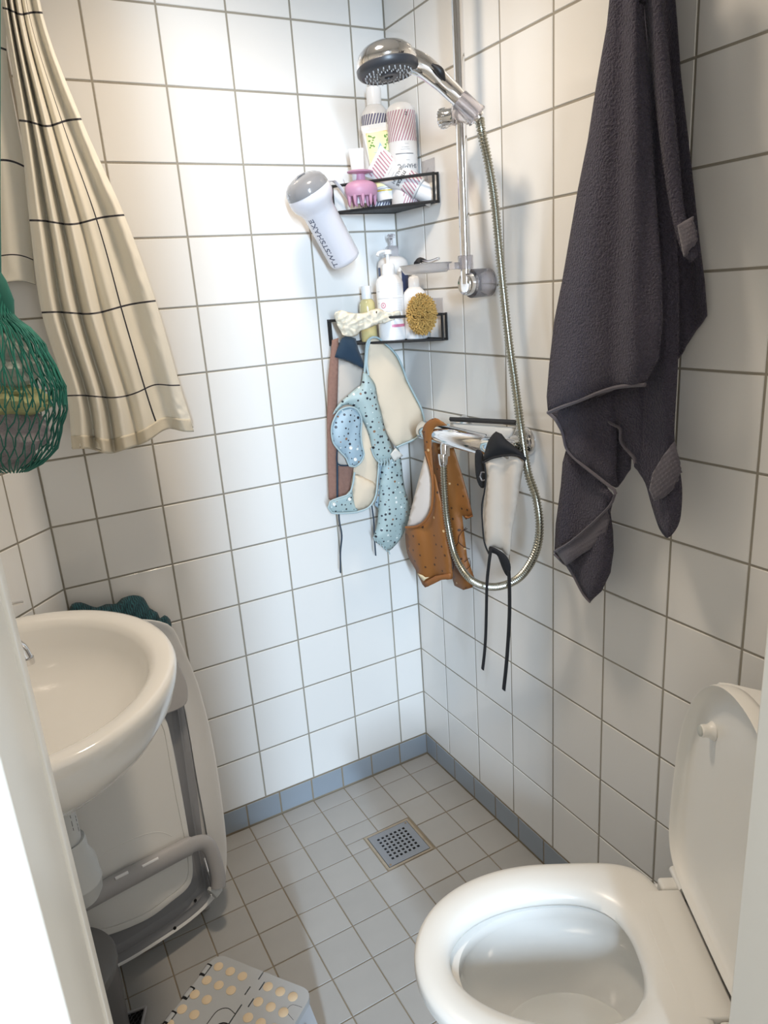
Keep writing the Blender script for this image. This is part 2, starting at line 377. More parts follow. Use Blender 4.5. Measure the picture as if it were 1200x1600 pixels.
# ================================================================ toilet
TC = Vector((-.22, -1.18, 0)); TA = Vector((-.86013, .51008, 0)); TBV = Vector((.51008, .86013, 0))
def tp(s, w_, z): return TC + TA * s + TBV * w_ + Vector((0, 0, z))
def egg(th, s0, s1, wd_, mid, pw=2.0, rp=4.0):
    c, s = math.cos(th), math.sin(th); sg = lambda v, p: math.copysign(abs(v) ** p, v)
    if c > 0: return mid + (s1 - mid) * sg(c, 2 / pw), wd_ * sg(s, 2 / pw)
    return mid + (mid - s0) * sg(c, 2 / rp), wd_ * sg(s, 2 / rp)
def toilet():
    t = thing('toilet', 'white toilet with raised lid standing in the corner by the door', 'toilet', TC)
    n = 96; TH = [2 * PI * i / n for i in range(n)]
    def ringc(s0, s1, w_, mid, z, rp=4, pw=2): return [tp(*egg(a, s0, s1, w_, mid, pw, rp), z) for a in TH]
    # bowl: outer wall from floor to rim, over the rim and down the inside
    R = [ringc(-.05, .26, .10, .1, 0), ringc(-.05, .26, .10, .1, .02), ringc(-.05, .25, .095, .1, .08), ringc(-.05, .27, .105, .12, .16), ringc(-.06, .34, .14, .17, .25), ringc(-.06, .405, .165, .2, .33), ringc(-.06, .425, .172, .2, .375), ringc(-.058, .43, .174, .2, .395), ringc(-.05, .424, .169, .2, .403),
         ringc(.03, .39, .135, .2, .403, 2.4), ringc(.045, .375, .122, .2, .395, 2.3), ringc(.045, .372, .12, .2, .375, 2.2), ringc(.04, .378, .124, .2, .365, 2.2), ringc(.05, .365, .115, .2, .33, 2.1), ringc(.07, .34, .10, .2, .28, 2), ringc(.09, .30, .08, .19, .235, 2), ringc(.11, .25, .055, .17, .205, 2), ringc(.13, .21, .03, .16, .19, 2)]
    obj('bowl', loft(R, True, True, True), M_porc, t, sharp=50)
    obj('water', (ringc(.085, .305, .084, .19, .243, 2), [tuple(range(n))]), mat('toilet water', (.95, .97, .97), .02, trans=.95, ior=1.33), t)
    # seat ring
    prof = [(0, .000), (-.004, .008), (0, .016), (.04, .0215), (.14, .0245), (.35, .026), (.6, .025), (.8, .021), (.93, .0135), (1.0, .003), (.97, -.004), (.9, -.006), (.5, -.006), (.1, -.005)]
    rings = []
    for f, h in prof:
        r = []
        for a in TH:
            so, wo = egg(a, .012, .446, .185, .2, 2.05, 5); si, wi = egg(a, .088, .388, .112, .2, 2.0, 2.5)
            r.append(tp(lerp(so, si, f), lerp(wo, wi, f), .412 + h))
        rings.append(r)
    rings.append(rings[0]); obj('seat', loft(rings), M_seat, t, sharp=60)
    # rear plate of the seat, hinge side
    def plate(s0, s1, w0, w1, z0, z1, bev=.004):
        V, F = box((s0, w0, z0), (s1, w1, z1), bev); return [tp(v[0], v[1], v[2]) for v in V], F
    o = obj('seat_plate', plate(-.017, .06, -.118, .112, .4095, .4375, .003), M_seat, t); fix(o)
    o = obj('rear_deck', plate(-.105, .02, -.165, .165, .37, .405, .012), M_porc, t); fix(o)
    for w_ in (.128, -.135):
        h = obj('hinge', plate(-.045, .012, w_ - .012, w_ + .016, .405, .435, .006), M_seat, t); fix(h)
        q = tube([tp(-.022, w_ - .02, .436), tp(-.022, w_ + .03, .436)], .008, 14); obj('hinge_pin', q, M_seat, h)
    # lid: shallow dish, standing up and leaning to the tank
    O = tp(-.030, 0, .452); up = (Vector((0, 0, 1)) * math.cos(math.radians(3.0)) - TA * math.sin(math.radians(3.0))); nn = TBV.cross(up).normalized()
    nn = nn if nn.dot(TA) > 0 else -nn
    def lp(s, w_, d): return O + up * s + TBV * w_ + nn * d
    def lr(k, d): return [lp(*(lambda e: ((e[0] - .205) * (1 - k) + .205, e[1] * (1 - k * 1.1)))(egg(a, .0, .425, .18, .19, 2.15, 5)), d) for a in TH]
    L_ = [lr(.06, -.012), lr(.012, -.009), lr(0, 0), lr(0, .014), lr(.006, .018), lr(.016, .017), lr(.022, .010), lr(.06, .001), lr(.14, -.003), lr(.3, -.0045), lr(.9, -.005)]
    lid = obj('lid', loft(L_, True, True, True), M_seat, t, sharp=60)
    for w_ in (.095, -.095):
        b = axis_matrix(lp(.305, w_ + .012, -.004), lp(.305, w_ + .012, .02)); obj('bumper', lathe([(.016, 0), (.013, .004), (.0105, .009), (.0105, .017), (.0085, .019)], 24, b), M_seat, lid)
        obj('bumper_pad', lathe([(.0085, .019), (.0085, .021), (.007, .022)], 20, b), mat('grey felt', (.5, .52, .49), .8), lid)
    # tank with separate lid
    def tr(k, z, f=0): return [tp(-.125 + s * (.055 + k), w_ * (.118 + .030 * s + k), z) for s, w_ in [(max(-1, min(1, 1.12 * math.copysign(abs(math.cos(a)) ** .35, math.cos(a)))), max(-1, min(1, 1.12 * math.copysign(abs(math.sin(a)) ** .35, math.sin(a))))) for a in TH]]
    obj('tank', loft([tr(-.02, .40), tr(-.012, .42), tr(-.004, .55), tr(-.001, .785)], True, True, True), M_porc, t)
    tl = obj('tank_lid', loft([tr(0, .786), tr(.004, .788), tr(.005, .808), tr(-.001, .82), tr(-.012, .824)], True, True, True), M_porc, t)
    obj('flush_button', lathe([(.022, .823), (.022, .829), (.019, .831)], 24, Matrix.Translation((tp(-.125, 0, 0)))), M_chrome, tl)
toilet()

# ================================================================ washbasin
def inwall(p, m=.006):
    q = Vector((p.x, p.y, 0)); d = (q - Vector((-WX, 0, 0))).dot(nn_)
    if d < m: q = q + nn_ * (m - d)
    if q.x < DE.x + m: q.x = DE.x + m
    return Vector((q.x, q.y, p.z))
def basin():
    t = thing('washbasin', 'rounded white porcelain washbasin mounted in the left corner', 'washbasin', (-1.1, -.43, .55))
    n = 88; TH = [2 * PI * i / n for i in range(n)]
    def rr(a, b, cx, cy, z, drop=0):
        out = []
        for th in TH:
            c, s = math.cos(th), math.sin(th); x = cx + a * c if c > 0 else cx + min(.165, a) * math.copysign(abs(c) ** .7, c); out.append(inwall(Vector((x, cy + b * s, z)), .008))
        return out
    cx, cy = -1.08, -.435; R = []
    R += [rr(.06, .06, -1.085, -.42, .645), rr(.075, .085, -1.085, -.42, .648), rr(.125, .15, -1.09, -.42, .665), rr(.188, .23, -1.09, -.425, .70), rr(.236, .283, -1.085, -.43, .75), rr(.259, .303, -1.082, -.434, .79), rr(.268, .310, cx, cy, .825), rr(.270, .312, cx, cy, .842), rr(.266, .308, cx, cy, .850), rr(.258, .30, cx, cy, .8525)]
    R += [rr(.236, .278, cx, cy, .851), rr(.226, .266, cx, cy, .845), rr(.219, .258, cx, cy, .832), rr(.210, .247, cx, cy, .80), rr(.19, .225, cx - .005, cy, .765), rr(.15, .18, cx - .012, cy, .738), rr(.10, .12, cx - .02, cy, .722), rr(.05, .06, cx - .025, cy, .714), rr(.02, .02, cx - .03, cy, .710)]
    obj('basin', loft(R, True, True, True), M_porc, t, sharp=60)
    obj('drain_plug', lathe([(.021, .711), (.02, .714), (.006, .715)], 24, Matrix.Translation((cx - .03, cy, 0))), M_chrome, t)
    px, py = -1.062, -.42
    p = obj('drain_pipe', lathe([(.034, .66), (.034, .605), (.026, .592), (.026, .48)], 32, Matrix.Translation((px, py, 0))), M_pvc, t)
    q = obj('trap', lathe([(.027, .487), (.032, .49), (.034, .484), (.034, .462), (.0445, .435), (.046, .395), (.0475, .393), (.0475, .390), (.046, .388), (.044, .365), (.036, .350), (.015, .346)], 32, Matrix.Translation((px, py, 0))), M_pvc, t)
    obj('waste_elbow', tube(smoothpath([(px - .03, py, .42), (px - .08, py, .42), (px - .12, py, .42), (-1.246, py, .42)], .01), .016, 16), M_pvc, t)
    # small stamped print on the pipe
    def wrap(x, y, z):
        a = math.radians(-55) + x / .0265; return Vector((px + (.0263 + z) * math.cos(a), py + (.0263 + z) * math.sin(a), y + .545))
    f = lambda x, y, z: wrap(y, x, z)
    obj('pipe_print', join(text('– ––  – ––', .012, lambda x, y, z: wrap(-y, x, z)), text('–– –  – –', .010, lambda x, y, z: wrap(-y + .014, x - .02, z))), mat('black print', (.03, .03, .03), .6), p, False)
    return t
basin()
def faucet():
    t = thing('basin_faucet', 'chrome single lever tap at the back of the washbasin', 'faucet', (-1.15, -.34, .85))
    b = Vector((-1.155, -.30, 0))
    obj('body', lathe([(.026, .8535), (.026, .86), (.021, .866), (.021, .905), (.023, .92), (.0, .925)], 28, Matrix.Translation(b)), M_chrome, t)
    obj('spout', tube(smoothpath([b + Vector((.0, 0, .885)), b + Vector((.05, -.045, .905)), b + Vector((.088, -.088, .895)), b + Vector((.098, -.098, .872))], .006), lambda s: .0135 - .002 * s, 18), M_chrome, t)
    obj('aerator', lathe([(.0125, 0), (.0125, .012), (.010, .013)], 20, Matrix.Translation(b + Vector((.098, -.098, .861)))), M_chrome, t)
    obj('lever', tube(smoothpath([b + Vector((-.01, .01, .928)), b + Vector((.03, .005, .935)), b + Vector((.085, .012, .94)), b + Vector((.112, .014, .938))], .006), lambda s: .010 - .004 * s, 14, flat=(.5, 1.2)), M_chrome, t)
faucet()

# ================================================================ folded baby bath stand behind the basin
b1, b2, b3 = Z(350, 1400, .06), Z(190, 1510, .06), Y(270, 990, -.085)
BN = (b2 - b1).cross(b3 - b1).normalized(); BN = BN if BN.y < 0 else -BN
BP = b1
M_grey = mat('grey plastic frame', (.40, .39, .39), .45, var=.04)
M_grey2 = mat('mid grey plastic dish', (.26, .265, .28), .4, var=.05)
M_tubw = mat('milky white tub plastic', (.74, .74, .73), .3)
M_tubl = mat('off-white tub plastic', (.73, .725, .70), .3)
def bth(pts, z, sp=12): return [hit(p.x, p.y, BP + BN * z, BN) for p in polysm(pts, sp, True, False)]
def outl(pts, k=120):
    """resample a closed outline to k points by arc length"""
    P = smoothpath([Vector((a, b, 0)) for a, b in pts], 3, True); L = [0]
    for i in range(len(P)): L.append(L[-1] + (P[(i + 1) % len(P)] - P[i]).length)
    out = []; j = 0
    for i in range(k):
        d = L[-1] * i / k
        while L[j + 1] < d: j += 1
        out.append(P[j].lerp(P[(j + 1) % len(P)], (d - L[j]) / max(1e-9, L[j + 1] - L[j])))
    return out
def ringo(P, z, k=1.0, c=None):
    c = c or Vector((sum(p.x for p in P) / len(P), sum(p.y for p in P) / len(P), 0))
    C0 = hit(c.x, c.y, BP + BN * z, BN); r = []
    for p in P:
        h = hit(p.x, p.y, BP, BN) + BN * z; ctr = hit(c.x, c.y, BP, BN) + BN * z; d = h - ctr; L = d.length
        r.append(ctr + d * ((L - k) / L) if k else h)
    return r
def babybath():
    t = thing('baby_bath_stand', 'folded grey and white baby bath leaning on the wall under the washbasin', 'baby bath', (b1.x - .12, b1.y, 0))
    outer = outl([(262, 975), (285, 1010), (308, 1065), (325, 1125), (338, 1190), (348, 1260), (354, 1325), (351, 1375), (338, 1400), (300, 1437), (245, 1475), (190, 1508), (120, 1540), (70, 1540), (40, 1400), (20, 1200), (60, 1040), (120, 985), (200, 968)])
    # shell: thin bright lip, sloping milky side, dark floor of the dish
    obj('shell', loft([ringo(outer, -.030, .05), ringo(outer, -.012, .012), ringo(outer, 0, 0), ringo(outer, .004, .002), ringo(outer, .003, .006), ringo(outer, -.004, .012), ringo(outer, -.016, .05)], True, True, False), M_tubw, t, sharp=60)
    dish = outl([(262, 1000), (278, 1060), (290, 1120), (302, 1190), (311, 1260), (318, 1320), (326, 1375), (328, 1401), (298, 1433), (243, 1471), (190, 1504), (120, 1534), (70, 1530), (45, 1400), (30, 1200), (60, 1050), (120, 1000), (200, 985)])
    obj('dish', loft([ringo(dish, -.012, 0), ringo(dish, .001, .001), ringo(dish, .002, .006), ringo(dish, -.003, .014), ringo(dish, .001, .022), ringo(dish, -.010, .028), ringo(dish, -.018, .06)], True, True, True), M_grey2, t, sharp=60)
    for q in [(305, 1407), (273, 1450), (346, 1360)]:
        p = hit(q[0], q[1], BP + BN * .002, BN); obj('rivet', lathe([(.004, 0), (.0038, .0015), (.002, .002)], 12, axis_matrix(p, p + BN)), M_dark, t)
    inner = outl([(225, 1085), (252, 1118), (262, 1150), (276, 1220), (288, 1290), (294, 1330), (295, 1365), (286, 1385), (262, 1405), (225, 1432), (170, 1455), (130, 1462), (90, 1462), (60, 1400), (40, 1200), (60, 1110), (140, 1070)])
    obj('tub', loft([ringo(inner, -.02, 0), ringo(inner, .018, 0), ringo(inner, .026, .004), ringo(inner, .028, .010), ringo(inner, .0275, .0185), ringo(inner, .0255, .0195), ringo(inner, .0275, .0205), ringo(inner, .030, .06)], True, False, True), M_tubl, t, sharp=30)
    # raised relief arc on the tub
    edge('moulded_arc', [(150, 1345), (165, 1332), (190, 1318), (225, 1304), (250, 1300), (268, 1306)], BP, BN, .0016, M_tubl, t, off=.029)
    # cross bar with the bent foot at its right end
    bar = smoothpath([(118, 1415, 0), (180, 1382, 0), (250, 1345, 0), (300, 1320, 0), (322, 1318, 0), (333, 1338, 0), (341, 1368, 0), (341, 1386, 0)], 5)
    br = [hit(p.x, p.y, BP + BN * .045, BN) for p in bar]
    ob = obj('support_bar', tube(br, lambda s: .026 - (.005 if s > .7 else 0), 16, flat=(.62, .85), up=BN), M_grey, t)
    for q, r in (((180, 1373), (200, 1363)), ((222, 1354), (247, 1341))):
        a = hit(*q, BP + BN * .056, BN); b = hit(*r, BP + BN * .056, BN); obj('bar_clip', tube([a, b], .0035, 8), M_white, ob)
    c = hit(336, 1390, BP + BN * .03, BN); cl = obj('clamp', lathe([(.014, -.012), (.016, -.008), (.016, .008), (.013, .012)], 24, axis_matrix(c, c + Vector((.6, .3, .2)))), M_pvc, t)
    obj('clamp_bolt', lathe([(.005, -.016), (.005, .018), (.003, .02)], 12, axis_matrix(c, c + Vector((.6, .3, .2)))), M_chrome, cl)
    obj('clamp_arm', tube(smoothpath([hit(320, 1340, BP + BN * .02, BN), hit(326, 1362, BP + BN * .03, BN), hit(331, 1385, BP + BN * .03, BN)], .005), .005, 10), M_chrome, t)
    # folded corner bracket at the top
    brk = outl([(255, 1000), (268, 1030), (281, 1060), (285, 1078), (283, 1096), (270, 1106), (250, 1114), (215, 1128), (180, 1130), (180, 1060), (220, 1010)], 60)
    obj('corner_bracket', loft([ringo(brk, -.01, 0), ringo(brk, .03, 0), ringo(brk, .036, .004), ringo(brk, .037, .02)], True, True, True), M_grey, t, sharp=50)
    # rear leg of the folded stand reaching the floor
    for s in (0, 1):
        a = b1.lerp(b2, .12 + .5 * s) - BN * .035 + Vector((0, 0, .06)); g0 = Vector((a.x, a.y + .03, .004))
        l = obj('leg', tube([a, g0 + Vector((0, 0, .012))], .009, 12), M_grey, t); obj('foot', lathe([(.012, 0.0005), (.013, .006), (.010, .02)], 16, Matrix.Translation((g0.x, g0.y, 0))), M_grey, l)
babybath()
# dark teal cloth on top of the bath frame, between basin and wall
M_teal = mat('dark teal ribbed cloth', (.012, .045, .06), .9, sheen=.05)
def stripes(m, c1, c2, scale, dist=2.0, dirn='X'):
    nt = m.node_tree; wv = nt.nodes.new('ShaderNodeTexWave'); wv.bands_direction = dirn; wv.inputs['Scale'].default_value = scale; wv.inputs['Distortion'].default_value = dist; wv.inputs['Detail Scale'].default_value = 1.5
    tc = nt.nodes.new('ShaderNodeTexCoord'); nt.links.new(tc.outputs['Object'], wv.inputs['Vector'])
    mx = nt.nodes.new('ShaderNodeMix'); mx.data_type = 'RGBA'; nt.links.new(wv.outputs['Fac'], mx.inputs[0]); mx.inputs[6].default_value = (*c1, 1); mx.inputs[7].default_value = (*c2, 1)
    nt.links.new(mx.outputs[2], nt.nodes['Principled BSDF'].inputs['Base Color'])
stripes(M_teal, (.006, .018, .03), (.02, .10, .12), 60, 6)
o = cloth('hair_towel', [(108, 960), (112, 944), (126, 941), (140, 946), (152, 949), (165, 944), (182, 943), (190, 935), (208, 930), (224, 934), (234, 950), (246, 957), (250, 966), (257, 961), (266, 968), (268, 982), (262, 992), (235, 990), (200, 985), (150, 982), (112, 978)], (0, -.10, 0), (0, -1, .1), M_teal, None, thick=.012, puff=.028, fall=8, wrinkle=.012, sp=5, fold=lambda u, v: .006 * math.sin(u * .33 + v * .2))
tag(o, 'dark teal ribbed cloth bunched up between washbasin and back wall', 'cloth')

# ================================================================ waste bin
def bin_():
    t = thing('waste_bin', 'dark grey round pedal bin on the floor below the washbasin', 'bin', (-1.128, -.475, 0))
    M = Matrix.Translation((-1.128, -.475, 0)); m = mat('dark grey metal', (.085, .085, .09), .35, var=.05)
    obj('body', lathe([(.096, .001), (.099, .006), (.1, .02), (.104, .232), (.102, .234)], 64, M), m, t)
    l = obj('lid', lathe([(.104, .2365), (.1075, .2365), (.108, .246), (.106, .2505), (.098, .254), (.05, .262), (.001, .264)], 64, M), mat('grey bin lid', (.14, .137, .135), .4), t)
    obj('pedal', box((-1.07, -.60, .006), (-1.05, -.575, .012), .002), m, t)
bin_()
# dark grid beside the bin
def grid():
    p = Z(216, 1592, .004); t = thing('mesh_tray', 'small black honeycomb grid on the floor beside the bin', 'grid', p)
    e = Vector((.8, -.45, 0)).normalized(); f = Vector((.28, 1, 0)).normalized(); V = []
    a0 = Z(228, 1573, .008)
    e = (Z(203, 1582, .008) - a0).normalized(); f = (Z(222, 1600, .008) - a0).normalized(); W_, L2 = .10, .12
    M_b = mat('black grid plastic', (.02, .02, .022), .4)
    parts = []
    for q in range(2):
        parts.append(tube([a0 + e * (W_ * q), a0 + e * (W_ * q) + f * L2], .0035, 8)); parts.append(tube([a0 + f * (L2 * q), a0 + f * (L2 * q) + e * W_], .0035, 8))
    obj('rim', join(*parts), M_grey, t)
    hx = []
    s = .0058
    for i in range(10):
        for j in range(12):
            c = a0 + e * (.006 + i * s * 1.73 + (j % 2) * s * .866) + f * (.006 + j * s * 1.5)
            if (c - a0).dot(e) < W_ - .004 and (c - a0).dot(f) < L2 - .004 or True:
                if i * s * 1.73 > W_ - .014 or j * s * 1.5 > L2 - .012: continue
                hx.append(tube([c + (e * math.cos(PI / 6 + k * PI / 3) + f * math.sin(PI / 6 + k * PI / 3)) * s for k in range(6)], .0009, 4, True))
    o = obj('honeycomb', join(*hx), M_b, t); o['kind'] = 'stuff'
    q = [a0 + Vector((0, 0, -.006)), a0 + e * W_ + Vector((0, 0, -.006)), a0 + e * W_ + f * L2 + Vector((0, 0, -.006)), a0 + f * L2 + Vector((0, 0, -.006))]
    o = obj('tray_bottom', polyslab([Vector((p.x, p.y, 0)) for p in q], .0015, .0028), M_dark, t, False); fix(o)
grid()

# ================================================================ folding step stool
def stool():
    H_ = .22; c0 = Z(339, 1489, H_); c1 = Z(490, 1549, H_); c3 = Z(258, 1612, H_)
    ex = (c1 - c0); W_ = ex.length; ex.normalize(); ey = Vector((ex.y, -ex.x, 0)); ey = ey if (c3 - c0).dot(ey) > 0 else -ey; D = .21
    ctr = c0 + ex * W_ / 2 + ey * D / 2
    t = thing('step_stool', 'grey folding step stool with beige anti-slip dots on the floor', 'step stool', (ctr.x, ctr.y, 0))
    m = mat('grey stool plastic', (.37, .38, .385), .45, var=.04)
    def P(x, y, z=0): return c0 + ex * x + ey * y + Vector((0, 0, z))
    Rm = Matrix((ex, ey, Vector((0, 0, 1)))).transposed().to_4x4(); Rm.translation = Vector((c0.x, c0.y, 0))
    if Rm.determinant() < 0: pass
    hx = W_ * .5; g_ = .0013; tw = .016
    def zig(side):
        P_ = []; y = 0; k = 0; a = hx
        ys = [0, .018, .018, .036, .036, .054, .054, .072, .072, .09]
        xs = [0, 0, .014, .014, -.006, -.006, .014, .014, 0, 0]
        return [(hx + xs[i] + side * g_, ys[i]) for i in range(10)] + [(hx + side * g_, D)]
    z0, z1 = H_ - .012, H_
    rc = .022
    def arc(cx, cy, a0, a1): return [(cx + rc * math.cos(a0 + (a1 - a0) * i / 6), cy + rc * math.sin(a0 + (a1 - a0) * i / 6)) for i in range(7)]
    left = arc(rc, rc, PI, 1.5 * PI) + zig(-1) + arc(rc, D - rc, .5 * PI, PI)
    right = list(reversed(zig(1))) + arc(W_ - rc, rc, 1.5 * PI, 2 * PI) + arc(W_ - rc, D - rc, 0, .5 * PI)
    for nm, pl in (('top_panel', left), ('top_panel', right)):
        n = len(pl); V = [P(x, y, z - H_) for z in (z0, z1) for x, y in pl]; V = [Vector((v.x, v.y, (z0 if i < n else z1))) for i, v in enumerate(V)]
        o = obj(nm, (V, [tuple(range(n - 1, -1, -1)), tuple(range(n, 2 * n))] + [(i, (i + 1) % n, n + (i + 1) % n, n + i) for i in range(n)]), m, t, False); fix(o)
    # anti-slip dots
    md = mat('beige rubber dot', (.62, .49, .33), .7)
    for side in (0, 1):
        for i in range(3):
            for j in range(5):
                x = (.022 + i * .0285) if side == 0 else hx + .026 + i * .0275
                y = .024 + j * .0325
                x += -.003 * j * (side == 0)
                if side == 0 and i == 2 and j in (2, 3, 4): continue
                if side == 1 and i == 0 and j in (3, 4): continue
                p = P(x, y); obj('dot', lathe([(.0094, H_ - .001), (.0094, H_ + .0006), (.0086, H_ + .0011)], 18, Matrix.Translation((p.x, p.y, 0))), md, t)
    # slots along the left edge and grip slots at the right
    for j in range(4):
        a = P(.003, .026 + j * .052); b = P(.003, .052 + j * .052)
        s = obj('slot', tube([Vector((a.x, a.y, H_ - .001)), Vector((b.x, b.y, H_ - .001))], .0065, 10, flat=(.4, 1)), M_dark, t)
        obj('slot_bar', tube([Vector((a.x, a.y, H_ + .0008)).lerp(Vector((b.x, b.y, H_ + .0008)), .15), Vector((a.x, a.y, H_ + .0008)).lerp(Vector((b.x, b.y, H_ + .0008)), .85)], .0048, 10, flat=(.45, 1)), m, s)
    for j in range(2):
        pts = [P(W_ - .004, .035 + j * .055), P(W_ - .024, .038 + j * .055), P(W_ - .026, .052 + j * .055), P(W_ - .006, .062 + j * .055)]
        obj('grip_slot', tube(smoothpath([Vector((p.x, p.y, H_ - .0005)) for p in pts], .003), .0014, 8, flat=(.4, 1)), M_dark, t)
    # centre handle recess and finger hole
    hc = P(hx - .004, .128)
    obj('handle_groove', tube(smoothpath([Vector((P(*q).x, P(*q).y, H_)) for q in [(hx, .092), (hx - .020, .088), (hx - .034, .098), (hx - .037, .118), (hx - .036, .16), (hx - .02, .175), (hx, .178)]], .004), .0007, 6), M_dark, t)
    obj('finger_hole', lathe([(.0165, H_ - .006), (.0165, H_ + .0003), (.014, H_ + .0007), (.0125, H_ - .004)], 28, Matrix.Translation((hc.x, hc.y, 0))), M_dark, t)
    # side panels (trapezoid legs spreading to the floor)
    for s in (0, 1):
        x0 = .006 if s == 0 else W_ - .006; x1 = x0 + (-.03 if s == 0 else .03)
        q = [P(x0, .012), P(x0, D - .012), P(x1, D + .012), P(x1, -.012)]
        zz = [z0, z0, .001, .001]; inn = ex * (.006 if s == 0 else -.006)
        V = [Vector((p.x, p.y, z)) for p, z in zip(q, zz)]; V += [v + inn for v in V]
        o = obj('side_panel', (V, [(0, 1, 2, 3), (7, 6, 5, 4), (0, 4, 5, 1), (1, 5, 6, 2), (2, 6, 7, 3), (3, 7, 4, 0)]), mat('light grey stool side', (.42, .43, .45), .4), t, False); fix(o)
        if s:
            a = P(x0 + .007, .05); obj('grip', tube(smoothpath([Vector((a.x, a.y, .19)) + ex * .006, Vector((a.x, a.y, .175)) + ex * .010 + ey * .01, Vector((a.x, a.y, .172)) + ex * .010 + ey * .05, Vector((a.x, a.y, .19)) + ex * .006 + ey * .06], .004), .0035, 8), m, o)
    for s in (0, 1):
        y0 = .008 if s == 0 else D - .008; y1 = y0 + (-.025 if s == 0 else .025)
        q = [P(.02, y0), P(W_ - .02, y0), P(W_ + .0, y1), P(.0, y1)]; inn = ey * (.005 if s == 0 else -.005)
        V = [Vector((p.x, p.y, z)) for p, z in zip(q, [z0, z0, .001, .001])]; V += [v + inn for v in V]
        o = obj('end_panel', (V, [(0, 1, 2, 3), (7, 6, 5, 4), (0, 4, 5, 1), (1, 5, 6, 2), (2, 6, 7, 3), (3, 7, 4, 0)]), m, t, False); fix(o)
stool()

# ================================================================ wire shelves
def shelf(name, label, zf, la, lb, hgt, leftpost=True):
    """corner shelf: la along the back wall, lb along the right wall"""
    t = thing(name, label, 'shelf', (-.08, -.08, zf), 'black wire corner shelves')
    m = .006
    A = Vector((-la, -m, 0)); B = Vector((-m, -lb, 0)); O_ = Vector((-m, -m, 0)); c = .012
    zt = Vector((0, 0, zf + hgt)); zb = Vector((0, 0, zf))
    A2 = A + Vector((.0, -c, 0)); B2 = B + Vector((-c, 0, 0)); r = .0028
    bars = []
    for z in (zb, zt):
        bars += [[A + z, A2 + z], [B + z, B2 + z]]
    bars += [[O_ + zb, A + zb], [O_ + zb, B + zb]]
    obj('frame', join(*[tube([p.lerp(q, k) for k in (0, .5, 1)], r, 4) for p, q in bars]), M_wire, t, False)
    bow = (A2 + B2).normalized() * .004
    for z, nm in ((zt, 'top_rail'), (zb, 'front_rail')):
        obj(nm, tube(smoothpath([A2 + z, (A2 + B2) / 2 + bow + z, B2 + z], .02), .0034, 6), M_wire, t, False)
    for p in (A, A2, B, B2):
        obj('post', tube([p + zb - Vector((0, 0, .003)), p + zt + Vector((0, 0, .003))], .0031 if p in (A, A2) else .0036, 6), M_wire, t, False)
    pl = [O_, A, A2, B2, B]
    # perforated tray: fine slats under a dark sheet
    o = obj('tray', polyslab([Vector((p.x, p.y, 0)) for p in pl], zf - .0012, zf + .0008), mat('perforated black tray', (.035, .037, .04), .55, bump=(900, .8)), t, False); fix(o)
    for p, n in ((A, (0, -1, 0)), (B, (-1, 0, 0))):
        # clear adhesive hook pads on the wall
        q = p * .78 + zt + Vector((0, 0, .012)) + Vector((-.0 if n[1] else .005, .0055 if n[1] else 0, 0)); s = Vector((.03, .0008, .026)) if n[1] else Vector((.0008, .03, .026))
        cl = obj('adhesive_pad', box(q - s, q + s, .0004), M_clear, t); o = obj('hook', tube([q + Vector((0, 0, .008)), q + Vector(n) * .006, q + Vector((0, 0, -.02)) + Vector(n) * .006], .0014, 8), M_clear, cl)
    return t
shelf('wire_corner_shelf', 'upper black wire corner shelf holding shampoo bottles, under the shower head', 1.652, .185, .215, .060)
shelf('wire_corner_shelf', 'lower black wire corner shelf with bibs hanging from its front rail', 1.336, .222, .226, .060)
Zu = 1.6528; Zl = 1.3368
# ---------------------------------------------------------------- bottles
def at(u, v, z): return Z(u, v, z)
def stripes_mesh(x, y, r, z0, z1, n, slope, wdt, a0, a1, rr=.0004):
    """diagonal printed stripes wrapped on a cylinder between angles a0..a1"""
    V = []; F = []; ds = (a1 - a0) / n
    for i in range(-int(abs(slope) / ds) - 1, n + int(abs(slope) / ds) + 1):
        b = len(V); K = 8; ok = []
        for k in range(K + 1):
            f = k / K; a = a0 + ds * i + slope * f; z = lerp(z0, z1, f)
            if a < a0 or a + ds * wdt > a1: continue
            for aa in (a, a + ds * wdt): V.append((x + (r + rr) * math.cos(aa), y + (r + rr) * math.sin(aa), z))
            ok.append(1)
        for k in range(len(ok) - 1): F.append((b + 2 * k, b + 2 * k + 1, b + 2 * k + 3, b + 2 * k + 2))
    return V, F
def cylmap(x, y, r, zc, a, flip=1):
    """lettering on an upright cylinder; flip=-1 turns it upside down"""
    def f(tx, ty, tz):
        tx *= flip; ty *= flip; an = a + tx / r; return Vector((x + (r + .0004 + tz) * math.cos(an), y + (r + .0004 + tz) * math.sin(an), zc + ty))
    return f
def facing(x, y): return math.atan2(CAMP.y - y, CAMP.x - x)
M_purple = mat('navy print', (.10, .09, .17), .5); M_pink = mat('old pink print', (.42, .20, .26), .5); M_txt = mat('dark grey print', (.09, .09, .10), .5); M_ltx = mat('grey print', (.33, .33, .34), .5)
M_bot = mat('matt white bottle plastic', (.68, .67, .66), .35); M_botw = mat('white bottle plastic', (.80, .80, .80), .28)
